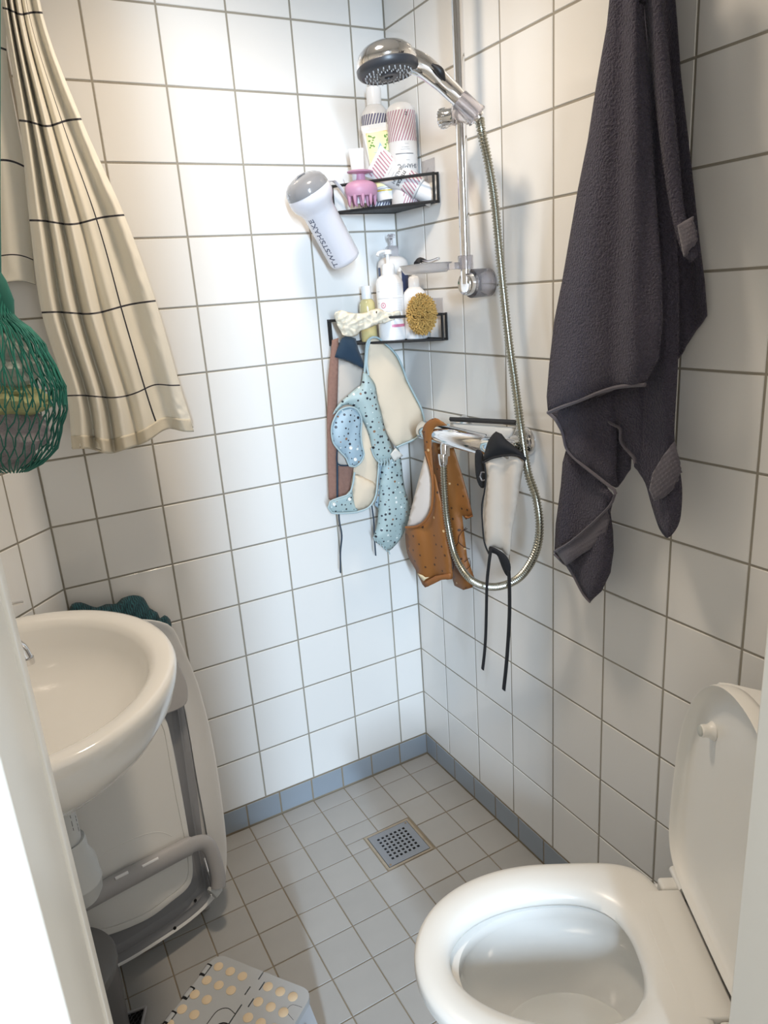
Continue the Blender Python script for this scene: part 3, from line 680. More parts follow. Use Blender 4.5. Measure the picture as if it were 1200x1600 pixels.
# conditioner with navy stripes
def b_navy():
    x, y = -.068, -.046; r = .034; t = thing('conditioner_bottle', 'white bottle with navy diagonal stripes at the back of the upper shelf', 'bottle', (x, y, Zu)); M = Matrix.Translation((x, y, Zu))
    b = obj('body', lathe([(r - .003, 0), (r, .003), (r, .208), (r - .003, .220), (r - .012, .232), (.016, .236)], 40, M), M_bot, t)
    obj('cap', lathe([(.018, .235), (.018, .272), (.0168, .274), (.0155, .274)], 28, M), M_white, t)
    obj('dispenser_tip', lathe([(.010, .274), (.010, .290), (.008, .292)], 20, M), M_clear, t)
    a = facing(x, y); obj('label_stripes', stripes_mesh(x, y, r, Zu + .172, Zu + .212, 14, .4, .5, a - 1.45, a + 1.45), M_purple, b, False)
    obj('label_stripes', stripes_mesh(x, y, r, Zu + .002, Zu + .03, 14, .4, .5, a - 1.45, a + 1.45), M_purple, b, False)
b_navy()
def b_pink():
    x, y = -.039, -.120; r = .0345; t = thing('shampoo_bottle', 'tall white shampoo bottle with old pink stripes, on the upper shelf by the corner', 'bottle', (x, y, Zu)); M = Matrix.Translation((x, y, Zu))
    b = obj('body', lathe([(r - .004, 0), (r, .003), (r, .205), (r - .002, .213), (r - .008, .220), (r - .018, .225), (.002, .226)], 48, M), M_bot, t)
    a = facing(x, y) + .0
    obj('label_stripes', stripes_mesh(x, y, r, Zu + .140, Zu + .205, 13, .8, .42, a - 1.35, a + 1.35), M_pink, b, False)
    obj('label_stripes', stripes_mesh(x, y, r, Zu + .002, Zu + .050, 8, .6, .42, a - .2, a + 1.35), M_pink, b, False)
    T_ = lambda s, z, sz, da=.0, bold=0: text(s, sz, cylmap(x, y, r, Zu + z, a + da, -1), bold=bold)
    obj('lettering', join(T_('matas', .066, .020, .18, .0004)), M_txt, b, False)
    obj('lettering', join(T_('SHAMPOO', .086, .013, .12), T_('——', .098, .004, .32), T_('——— ————', .112, .0060, .12, .0005), T_('–––– ––––––', .121, .0042, .18), T_('–––––– ––', .1255, .0042, .18), T_('––––', .133, .0045, .3)), M_txt, b, False)
    obj('swirl_mark', text('Z', .010, cylmap(x, y, r, Zu + .196, a + .35, 1)), mat('green black print', (.03, .07, .06), .5), b, False)
b_pink()
# flattened tube helper: crimped flat end, round shoulder, cap
def tubeobj(name, label, p0, p1, wd_, r, mb, facing_n, cap=True, group=None, capr=None, capl=.03, mcap=None):
    """p0 = crimped end, p1 = shoulder, cap beyond p1"""
    t = thing(name, label, 'tube', p1); d = (p1 - p0); L = d.length; d.normalize(); n = Vector(facing_n); n = (n - d * n.dot(d)).normalized(); s = d.cross(n); N = 40; R = []
    for f in (0, .012, .06, .07, .15, .35, .6, .8, .95, 1.0):
        k = min(1, max(0, (f - .06) / .75)); k = k ** .7; a = lerp(wd_ / 2, r, k); b = lerp(.0012, r * .92, k)
        if f == 1: a *= .93; b *= .93
        R.append([p0 + d * (L * f) + s * (a * math.cos(2 * PI * j / N)) + n * (b * math.sin(2 * PI * j / N)) for j in range(N)])
    R.append([p1 + d * .004 + s * (r * .55 * math.cos(2 * PI * j / N)) + n * (r * .55 * math.sin(2 * PI * j / N)) for j in range(N)])
    b = obj('body', loft(R, True, True, True), mb, t, sharp=35)
    cr = capr or r * .8; Mx = axis_matrix(p1 + d * .002, p1 + d * 2)
    obj('cap', lathe([(cr, 0), (cr * .97, capl * .9), (cr * .93, capl)], 28, Mx), mcap or M_white, t)
    def onto(tx, ty, tz, off=.0005):
        """(along s, along -d from shoulder) -> surface point on the n side"""
        f = 1 - ty / L; k = min(1, max(0, (f - .06) / .75)) ** .7; a = lerp(wd_ / 2, r, k); bb = lerp(.0012, r * .92, k); q = max(-.97, min(.97, tx / a))
        return p1 - d * ty + s * (a * q) + n * (bb * math.sqrt(1 - q * q) + off + tz)
    return t, b, onto, L
def b_yellow():
    p1 = Y(603, 296, -.088); p0 = Y(590, 193, -.078); nf = (CAMP - p1)
    t, b, on, L = tubeobj('cream_tube', 'white tube with yellow label and green leaf branches standing on its cap', p0, p1, .082, .030, M_botw, nf, capr=.0255, capl=.024)
    # printed yellow panel with branches and blue triangle
    G = [[on(-.031 + .062 * i / 12, .004 + .124 * j / 16, 0) for i in range(13)] for j in range(17)]
    obj('yellow_panel', loft(G, False), mat('pale yellow print', (.78, .80, .45), .4), b)
    obj('yellow_border', tube([on(*q, 0, .0007) for q in [(-.0305, .004), (-.0305, .112), (-.027, .124), (-.018, .128), (.0305, .128), (.0305, .004)]], .0007, 6), mat('golden yellow print', (.75, .55, .06), .4), b)
    gm = mat('leaf green print', (.12, .30, .06), .5); br = []
    def branch(q): br.append(tube([on(a, c, 0, .0008) for a, c in q], .0005, 5))
    def leaf(a, c, r=.0024): br.append(([on(a + r * math.cos(k * PI / 3), c + r * .8 * math.sin(k * PI / 3), 0, .0010) for k in range(6)], [tuple(range(6))]))
    rnd = random.Random(3)
    for k in (1, -1):
        branch([(.026 * k, .118), (.016 * k, .102), (.011 * k, .084), (.012 * k, .06)] if k < 0 else [(.026, .12), (.019, .118), (.012, .113)])
    branch([(-.016, .102), (-.025, .092)]); branch([(-.012, .08), (-.022, .07)])
    for _ in range(22): leaf(-.017 + rnd.uniform(-.010, .009), rnd.uniform(.06, .122))
    for _ in range(16): leaf(.019 + rnd.uniform(-.009, .008), rnd.uniform(.094, .122))
    obj('leaf_branches', join(*br), gm, b, False)
    obj('blue_triangle', ([on(.009, .084, 0, .0009), on(-.008, .084, 0, .0009), on(0, .104, 0, .0009)], [(0, 1, 2)]), mat('light blue print', (.28, .48, .68), .5), b, False)
    obj('lettering', text('–—–—–', .010, lambda x, y, z: on(x * 1.0, .081 - y, z, .0009)), mat('blue print', (.12, .30, .58), .5), b, False)
    obj('gold_ring', lathe([(.0262, 0), (.0262, .003)], 28, axis_matrix(p1 + Vector((0, 0, -.006)), p1 + Vector((0, 0, 1)))), mat('golden yellow print', (.75, .55, .06), .4), t)
b_yellow()
def b_pinktube():
    p0 = Y(582, 251, -.092); p1 = Y(655, 296, -.158); nf = CAMP - p1 + Vector((0, 0, .2))
    t, b, on, L = tubeobj('conditioner_tube', 'white tube with pink stripes leaning across the upper shelf', p0, p1,   .076, .0285, M_bot, nf, capr=.0225, capl=.040)
    S_ = []
    def band(y0, y1, n=9):
        for i in range(-3, n + 3):
            x0 = -.034 + .068 * i / n; q = []
            for k in range(9):
                f = k / 8; xx = x0 + .012 * f
                if abs(xx) < .0335 and abs(xx + .0030) < .0335: q.append((on(xx, lerp(y0, y1, f), 0), on(xx + .0030, lerp(y0, y1, f), 0)))
            if len(q) > 1: S_.append(([p for z in q for p in z], [(2 * i, 2 * i + 1, 2 * i + 3, 2 * i + 2) for i in range(len(q) - 1)]))
    for q in ((L * .94, L * .66), (.036, .004)):
        S_.clear(); band(*q); obj('label_stripes', join(*S_), M_pink, b, False)
    f = lambda dx, dy: (lambda x, y, z: on(x * 1 + dx, dy - y, z))
    obj('lettering', join(text('matas', .016, f(.002, .046), bold=.0003), text('BALSAM', .011, f(.001, .060)), text('–––––', .005, f(.003, .069)), text('–––– –––', .005, f(.0, .079)), text('––––––', .005, f(-.004, .086))), M_txt, b, False)
b_pinktube()
def b_smalltube():
    p1 = Y(561, 282, -.080); p0 = Y(556, 232, -.078)
    t, b, on, L = tubeobj('small_cream_tube', 'small plain white tube behind the pink scalp brush', p0, Vector((p1.x, p1.y, p1.z)), .036, .016, M_bot, CAMP - p1, capr=.014, capl=.05)
b_smalltube()
def scalpbrush():
    c = Y(565, 302, -.088); t = thing('scalp_brush', 'pink silicone scalp brush with soft prongs on the upper shelf', 'brush', c); m = mat('pink silicone', (.50, .26, .38), .45)
    M = Matrix.Translation(c) @ Matrix.Scale(1.22, 4)
    b = obj('body', lathe([(.030, -.006), (.0325, -.001), (.0335, .006), (.0325, .013), (.028, .018), (.018, .022), (.010, .0235), (.009, .036)], 44, M, sx=1, sy=.8), m, t)
    obj('grip', lathe([(.009, .034), (.016, .036), (.026, .037), (.027, .039), (.022, .041), (.001, .042)], 36, M, sx=1, sy=.8), m, t)
    for a, r_ in [(k * PI / 5, .026) for k in range(10)] + [(k * PI / 3, .013) for k in range(6)] + [(0, 0)]:
        p = c + Vector((1.28 * r_ * math.cos(a), 1.02 * r_ * math.sin(a), -.005)); obj('prong', lathe([(.0054, 0), (.0042, -.010), (.0024, -.020), (.0008, -.024)], 12, Matrix.Translation(p)), m, t)
scalpbrush()
# hanging drinks bottle
def shaker():
    top = Y(482, 300, -.115); bot = Y(541, 409, -.095); d = (bot - top).normalized(); t = thing('shaker_bottle', 'white drinking bottle with grey cap hanging tilted from the upper shelf', 'bottle', top)
    M = axis_matrix(top, bot, (0, -1, 0)); L = (bot - top).length; mw = mat('glossy lilac white plastic', (.76, .75, .80), .18, coat=.3)
    b = obj('body', lathe([(.051, -.004), (.053, .004), (.0525, .016), (.049, .026), (.042, .036), (.0385, .046), (.0385, L - .012), (.037, L - .005), (.032, L - .001), (.004, L)], 56, M), mw, t)
    mg = mat('grey glossy cap', (.24, .245, .26), .15, coat=.4)
    c = obj('cap', lathe([(.0518, -.003), (.0515, -.006), (.050, -.014), (.045, -.024), (.035, -.032), (.021, -.0365), (.001, -.038)], 48, M), mg, t)
    for k in range(5):
        p = M @ Vector((.012 + .002 * k, .0, 0)); 
    # grip ribs and hinge of the cap
    s = M.to_3x3() @ Vector((1, 0, 0)); n = M.to_3x3() @ Vector((0, 1, 0)); px = Vector((-1, 0, 0)); px = (px - d * px.dot(d)).normalized(); py = d.cross(px)
    for k in range(4):
        a0 = top + px * (.0495 - .0012 * k) - d * (.008 + .004 * k); obj('cap_rib', tube([a0 + py * (.009 * w_ / 3) + px * .0015 - px * abs(w_) * .0006 for w_ in (-3, -1, 1, 3)], .0013, 6), mg, c)
    obj('cap_tab', tube([top + px * .020 - d * .0345, top + px * .005 - d * .0392, top - px * .012 - d * .0375], .004, 10, flat=(.6, 1.5)), mg, c)
    # lettering along the body
    n0 = (CAMP - (top + bot) / 2); n0 = (n0 - d * n0.dot(d)).normalized(); s0 = n0.cross(-d).normalized()   # text runs towards the cap
    sgn = 1 if s0.dot(ray(700, 800) - ray(500, 800)) > 0 else -1
    right = s0 * sgn; r = .0388; mid = (top + bot) / 2 + d * .019
    def f(x, y, z):
        an = math.radians(-42) - y / r  # y up = towards the left side
        return mid - d * x + (n0 * math.cos(an) + right * math.sin(an)) * (r + z)
    obj('lettering', text('TWISTSHAKE', .0205, f, .0003, bold=.0003), mat('slate print', (.11, .12, .17), .4), b, False)
    # carrying loop hooked over the shelf rail
    a = Y(513, 284, -.075); q = [top - px * .036 - d * .004, Y(516, 283, -.070), Y(522, 283, -.050), Y(531, 292, -.045), Y(540, 304, -.045), Y(548, 316, -.045)]
    obj('hanging_strap', tube(smoothpath(q, .005), .0042, 10, flat=(.5, 1.4)), mw, t)
shaker()
# lower shelf
def pump_bottle(name, label, x, y, r, h, neck, m, pumpm, head_dir, sx=1.0, ph=.03, extra=None):
    t = thing(name, label, 'bottle', (x, y, Zl)); M = Matrix.Translation((x, y, Zl))
    b = obj('body', lathe([(r - .003, 0), (r, .003), (r, h - .020), (r - .003, h - .010), (r - .010, h - .003), (neck, h + .001)], 48, M), m, t)
    obj('collar', lathe([(neck, h), (neck + .001, h + .002), (neck, h + .022), (neck - .003, h + .026), (.007, h + .027)], 32, M), pumpm, t)
    p = obj('pump', lathe([(.0045, h + .026), (.0045, h + ph + .014), (.010, h + ph + .015), (.0105, h + ph + .022), (.008, h + ph + .025)], 24, M), pumpm, t)
    hd = Vector(head_dir).normalized(); c = Vector((x, y, Zl + h + ph + .020)); obj('nozzle', tube(smoothpath([c, c + hd * .018 + Vector((0, 0, .001)), c + hd * .034 + Vector((0, 0, -.003)), c + hd * .038 + Vector((0, 0, -.009))], .004), .0038, 12), pumpm, p)
    return t, b
def lowbottles():
    # tall bottle at the back with dark blue side panels
    x, y = -.043, -.045; r = .0395; t, b = pump_bottle('soap_refill_bottle', 'wide white bottle with dark blue label and clear pump at the lower shelf back', x, y, r, .205, .0165, M_bot, M_clear, (-.6, -1, 0)); a = facing(x, y)
    nav = mat('dark blue print', (.03, .05, .13), .4)
    for a0, a1 in ((a + .55, a + 1.3), (a - 1.3, a - .95)):
        G = [[Vector((x + (r + .0005) * math.cos(lerp(a0, a1, i / 10)), y + (r + .0005) * math.sin(lerp(a0, a1, i / 10)), Zl + lerp(.02, .180, j / 3))) for i in range(11)] for j in range(4)]
        obj('blue_panel', loft(G, False), nav, b)
    # white pump bottle with pink badge
    x, y = -.090, -.103; r = .034; t, b = pump_bottle('lotion_bottle', 'white pump bottle with small pink round badge on the lower shelf', x, y, r, .160, .016, M_botw, M_white, (-1, -.35, 0), ph=.034); a = facing(x, y)
    pk = mat('rose print', (.62, .16, .24), .4)
    cm = cylmap(x, y, r, Zl + .088, a - .55)
    V = [cm(.0068 * math.cos(k * PI / 12) * (1 if q else .75), .0068 * math.sin(k * PI / 12) * (1 if q else .75), .0002) for q in (0, 1) for k in range(24)]
    obj('badge', join((V, [(k, (k + 1) % 24, 24 + (k + 1) % 24, 24 + k) for k in range(24)]), text('A', .008, cm)), pk, b, False)
    G = [[Vector((x + (r + .0005) * math.cos(a + .0 + 1.2 * i / 10), y + (r + .0005) * math.sin(a + 1.2 * i / 10), Zl + z)) for i in range(11)] for z in (.034, .041)]
    obj('pink_band', loft(G, False), mat('pink band print', (.62, .20, .32), .4), b)
    for z in (.073, .104):
        G = [[Vector((x + (r + .0005) * math.cos(a - 1.1 + 2.2 * i / 16), y + (r + .0005) * math.sin(a - 1.1 + 2.2 * i / 16), Zl + z + q)) for i in range(17)] for q in (0, .0007)]
        obj('label_line', loft(G, False), M_ltx, b)
    tx = []
    for z in (.137, .133, .129, .125, .121, .117, .113, .101, .097, .093, .089, .085, .081, .077): tx.append(text('––—––—–', .0036, cylmap(x, y, r, Zl + z, a + .78)))
    obj('lettering', join(*tx), M_ltx, b, False)
    obj('lettering', join(text('—', .009, cylmap(x, y, r, Zl + .122, a - .98)), text('–', .008, cylmap(x, y, r, Zl + .094, a - 1.0))), M_txt, b, False)
    # small yellow oil bottle
    x, y = -.130, -.052; M = Matrix.Translation((x, y, Zl)); t = thing('oil_bottle', 'small yellow bottle with white cap on the lower shelf behind the cream cloth', 'bottle', (x, y, Zl))
    obj('body', lathe([(.0195, 0), (.021, .003), (.021, .084), (.0195, .096), (.015, .104), (.010, .107)], 36, M), mat('pale yellow oil bottle', (.66, .56, .27), .2, coat=.3), t); obj('cap', lathe([(.0125, .106), (.0128, .108), (.0125, .136), (.0115, .1375)], 28, M), M_botw, t)
    # white pump bottle on the right
    x, y = -.038, -.136; r = .0285; t, b = pump_bottle('hand_soap_bottle', 'plain white rounded pump bottle behind the sponge on the lower shelf', x, y, r, .126, .0135, M_botw, M_white, (-1, .15, 0), ph=.028)
lowbottles()
def sponge():
    c = X(659, 491, -.064); rnd = random.Random(5); parts = []; N = 430
    t = thing('sponge', 'golden brown frilly bath sponge on the lower shelf', 'sponge', c)
    obj('core', lathe([(.002, -.034), (.014, -.030), (.020, -.020), (.022, 0), (.020, .020), (.014, .030), (.002, .034)], 20, Matrix.Translation(c)), mat('dark sponge core', (.16, .085, .02), .95), t)
    for i in range(N):
        z = 1 - 2 * (i + .5) / N; a = i * 2.39996; s = math.sqrt(1 - z * z); n = Vector((s * math.cos(a), s * math.sin(a), z))
        q0 = rnd.uniform(.80, 1.0); p = c + Vector((n.x * .032, n.y * .032, n.z * .044)) * q0; tdir = n.cross(Vector((rnd.uniform(-1, 1), rnd.uniform(-1, 1), rnd.uniform(-1, 1)))).normalized(); b2_ = n.cross(tdir); R = rnd.uniform(.0045, .008)
        q = [p + n * (.002 + .0055 * math.sin(k * 2.2 + i)) + tdir * R * math.cos(k * .9) + b2_ * R * .8 * math.sin(k * .9) for k in range(6)]
        parts.append(tube(q, .0014, 5))
    o = obj('frills', join(*parts), mat('golden brown sponge', (.55, .34, .10), .85, var=.3, vscale=90), t); o['kind'] = 'stuff'
sponge()

# ================================================================ shower
def shower():
    rx = -.062
    t = thing('shower_rail', 'chrome shower rail with sliding holder on the right wall', 'shower rail', (rx, -.395, 1.45))
    obj('rail', tube([Vector((rx, -.395, 1.462)), Vector((rx, -.395, 1.9)), Vector((rx, -.395, 2.30))], .0112, 24), M_chrome, t)
    for z in (1.462, 2.30):
        M = axis_matrix((-.0015, -.395, z), (-.1, -.395, z)); b = obj('bracket', lathe([(.0255, 0), (.026, .002), (.0245, .058), (.0235, .066), (.0215, .068), (.019, .0665), (.017, .0655), (.004, .066)], 36, M), M_chrome, t)
        obj('bracket_cover', lathe([(.030, 0), (.0305, .002), (.0305, .048), (.0298, .049), (.0288, .046), (.0288, .003)], 36, M), M_clear, b)
    c = X(716, 181, rx); c.y = -.395
    s = obj('slider', lathe([(.018, -.017), (.0195, -.013), (.0195, .013), (.018, .017)], 32, Matrix.Translation(c)), M_clear, t)
    M = axis_matrix(c + Vector((-.006, .012, 0)), c + Vector((-.03, .06, 0))); k = obj('knob', lathe([(.0165, 0), (.017, .018), (.0185, .020), (.0188, .030), (.017, .034), (.010, .0355)], 36, M), M_chrome, t)
    for i in range(18):
        a = 2 * PI * i / 18; obj('knob_rib', tube([M @ Vector((.0187 * math.cos(a), .0187 * math.sin(a), z)) for z in (.0205, .0325)], .0011, 6), M_chrome, k)
    H0 = X(742, 178, -.112); hd = X(605, 104, -.265)
    # clear cone holder around the lower handle
    ax = (X(690, 128, -.165) - H0).normalized(); obj('holder', lathe([(.0185, -.012), (.0215, -.010), (.0188, .0), (.0182, .034), (.0165, .036), (.0158, .034), (.0162, .0), (.016, -.01)], 32, axis_matrix(H0 + ax * .004, H0 + ax)), M_clear, t)
    obj('holder_arm', tube(smoothpath([c + Vector((-.012, -.004, 0)), c.lerp(H0, .5) + Vector((0, 0, -.004)), H0 + ax * .012 + Vector((.01, .004, -.012))], .005), .011, 14), M_clear, t)
    # hand shower
    h = thing('hand_shower', 'chrome hand shower with dark grey spray face held in the rail holder', 'shower head', H0)
    P = smoothpath([H0 - ax * .012, H0 + ax * .02, X(705, 142, -.150), X(684, 122, -.175), X(662, 104, -.198), X(640, 94, -.222)], .005)
    def hr(s):
        return .0125 + .0048 * math.sin(min(1, s * 1.5) * PI / 2) - (.0125 - .0125) + (.004 * max(0, s - .55) / .45)
    hb = obj('handle', tube(P, hr, 24), M_chrome, h)
    nrm = Vector((-.10, -.20, -1)).normalized()
    # spray head as a dome with tilted face; matrix z axis points backwards (up)
    hx = (ray(650, 100) - ray(560, 100)).normalized()
    nz = (Vector((-.06, .11, 1))).normalized()
    MM = axis_matrix(hd, hd + nz)
    hb2 = obj('head', lathe([(.0545, 0), (.0565, .004), (.0555, .011), (.050, .022), (.040, .031), (.026, .037), (.010, .0395), (.001, .040)], 56, MM), M_chrome, h)
    f = obj('spray_face', lathe([(.0555, .001), (.0572, -.001), (.0568, -.008), (.0535, -.012), (.049, -.0135), (.0485, -.0125), (.030, -.0140), (.018, -.0145), (.016, -.0180), (.008, -.0180), (.0075, -.016), (.001, -.016)], 56, MM), mat('dark grey rubber face', (.045, .047, .055), .35), h)
    nm = mat('pale grey nozzle', (.55, .55, .55), .4); nz_ = []
    for r_, n_ in ((.043, 26), (.035, 20), (.028, 16), (.022, 12), (.012, 7)):
        for i in range(n_):
            a = 2 * PI * (i + .5 * (n_ % 4 == 0)) / n_; p = MM @ Vector((r_ * math.cos(a), r_ * math.sin(a), -.0135)); q = MM @ Vector((r_ * math.cos(a), r_ * math.sin(a), -.0170)); nz_.append(tube([p, q], .0012, 6))
    o = obj('nozzles', join(*nz_), nm, f); o['kind'] = 'stuff'
    q = [X(678, 110, -.192) + Vector((-.012, -.012, .006)), X(690, 117, -.178) + Vector((-.014, -.012, .004)), X(699, 130, -.166) + Vector((-.013, -.012, 0))]
    obj('grip_insert', tube(smoothpath(q, .004), lambda s: .0065 * math.sin(PI * min(.98, max(.05, s))) + .001, 12), M_black, hb)
    # hose
    hp = [(H0 - ax * .012), X(752, 205, -.105), X(762, 250, -.085), X(772, 310, -.070), X(779, 380, -.060), X(787, 460, -.055), X(796, 540, -.055), X(806, 610, -.060), X(814, 670, -.070), X(824, 735, -.075), X(838, 780, -.08), X(843, 830, -.085), X(833, 872, -.09), X(808, 905, -.095), X(770, 917, -.1), X(735, 905, -.1), X(712, 870, -.1), X(700, 820, -.1), X(695, 770, -.1), X(693, 725, -.1)]
    ph = smoothpath(hp, .0014); L = [0]
    for i in range(1, len(ph)): L.append(L[-1] + (ph[i] - ph[i - 1]).length)
    ps = []; rs = []; s = 0; j = 0; pitch = .0062; st = pitch / 4
    while s < L[-1]:
        while L[j + 1] < s: j += 1
        ps.append(ph[j].lerp(ph[j + 1], (s - L[j]) / (L[j + 1] - L[j]))); rs.append(.0082 + (.0010 if int(round(s / st)) % 4 in (1, 2) else -.0014)); s += st
    n_ = len(ps); ho = thing('shower_hose', 'long ribbed metal shower hose looping down to the mixer', 'hose', hp[-1]); obj('hose', tube(ps, lambda f_: rs[min(n_ - 1, int(round(f_ * (n_ - 1))))], 14), M_chrome2, ho)
    e = hp[-1]; obj('hose_nut', lathe([(.0085, -.004), (.0112, 0), (.0118, .012), (.0122, .014), (.0122, .024), (.011, .026)], 24, Matrix.Translation(e)), M_chrome, ho)
    # soap dish clipped on the rail
    d = thing('soap_dish', 'clear plastic soap dish clipped to the shower rail', 'soap dish', (-.08, -.34, 1.49))
    z0 = 1.497
    a = X(660, 428, -.085); c = Vector((-.105, -.300, z0)); n = 48
    def rg(sx, sy, z, k=.5): return [c + Vector((sx * math.copysign(abs(math.cos(2 * PI * i / n)) ** k, math.cos(2 * PI * i / n)), sy * math.copysign(abs(math.sin(2 * PI * i / n)) ** k, math.sin(2 * PI * i / n)), z)) for i in range(n)]
    dm = mat('frosted clear plastic', (.88, .86, .86), .25, trans=.75, ior=1.4)
    obj('dish', loft([rg(.032, .055, -.006), rg(.036, .060, 0), rg(.041, .066, .013), rg(.043, .068, .014), rg(.040, .064, .0135), rg(.034, .058, .002), rg(.030, .052, -.003)], True, True, True), dm, d, sharp=60)
    obj('clip', lathe([(.016, -.012), (.0165, -.010), (.0165, .014), (.0155, .016), (.0120, .016), (.0120, -.012)], 28, Matrix.Translation((rx, -.395, 1.505))), M_clear, d)
    obj('clip_arm', box((-.088, -.392, 1.494), (-.072, -.36, 1.508), .002), M_clear, d)
    rz = thing('razor', 'black and chrome razor lying in the soap dish', 'razor', c)
    p = c + Vector((0, -.03, .012)); obj('head', tube(smoothpath([p + Vector((-.018, .040, .004)), p + Vector((0, .052, .012)), p + Vector((.012, .044, .005))], .004), .006, 10), M_black, rz); obj('handle', tube(smoothpath([p + Vector((0, .040, .008)), p + Vector((0, .01, .006)), p + Vector((0, -.025, .010))], .005), .0035, 10), M_chrome, rz)
shower()
def mixer():
    x = -.082; y0, y1, z = -.215, -.585, 1.118
    t = thing('shower_mixer', 'chrome bar shower mixer on the right wall with bibs hanging over it', 'shower mixer', (x, -.4, z))
    M = axis_matrix((x, y0, z), (x, y1, z)); L = y0 - y1
    obj('body', lathe([(.018, 0), (.0225, .002), (.023, .012), (.023, .056), (.021, .058), (.0245, .062), (.0245, .262), (.0215, .266), (.0215, .270), (.024, .272)], 40, M), M_chrome, t)
    obj('temperature_handle', lathe([(.0235, .272), (.0255, .275), (.0255, L - .006), (.023, L)], 40, M), M_chrome, t)
    obj('flow_handle', lathe([(.0195, -.0008), (.0235, .004), (.0238, .045), (.0225, .05)], 40, M), M_chrome, t)
    for y in (-.285, -.515):
        p = obj('wall_connector', lathe([(.034, .001), (.034, .004), (.030, .012), (.017, .016), (.016, .03), (.020, .031), (.020, .052), (.014, .054), (.014, .075)], 36, axis_matrix((0, y, z), (-.1, y, z))), M_chrome, t)
    obj('outlet', lathe([(.0115, -.046), (.0115, -.020), (.0095, -.015)], 24, Matrix.Translation((x - .012, -.330, z))), M_chrome, t)
mixer()
def squeegee():
    P0 = (-.045, 0, 0); n = (-1, 0, 0)
    t = thing('shower_squeegee', 'clear squeegee with black rubber blade lying on the shower mixer', 'squeegee', X(755, 675, -.06))
    a = X(703, 655, -.058); b = X(806, 660, -.058)
    obj('blade', tube([a.lerp(b, k) for k in (0, .5, 1)], .0056, 4, flat=(1, .5), up=(0, 0, 1)), M_black, t, False)
    q = [(703, 660), (755, 664), (805, 668), (800, 680), (788, 690), (765, 696), (730, 690), (704, 680)]
    o = cloth('blade_holder', q, (-.055, 0, 0), n, mat('frosted grey plastic', (.60, .60, .58), .3), t, thick=.004, puff=.004, sp=6, wrinkle=0, smooth=False)
    obj('handle', tube(smoothpath([X(684, 672, -.045), X(684, 700, -.045), X(686, 728, -.045)], .006), .006, 12), M_clear, t)
squeegee()

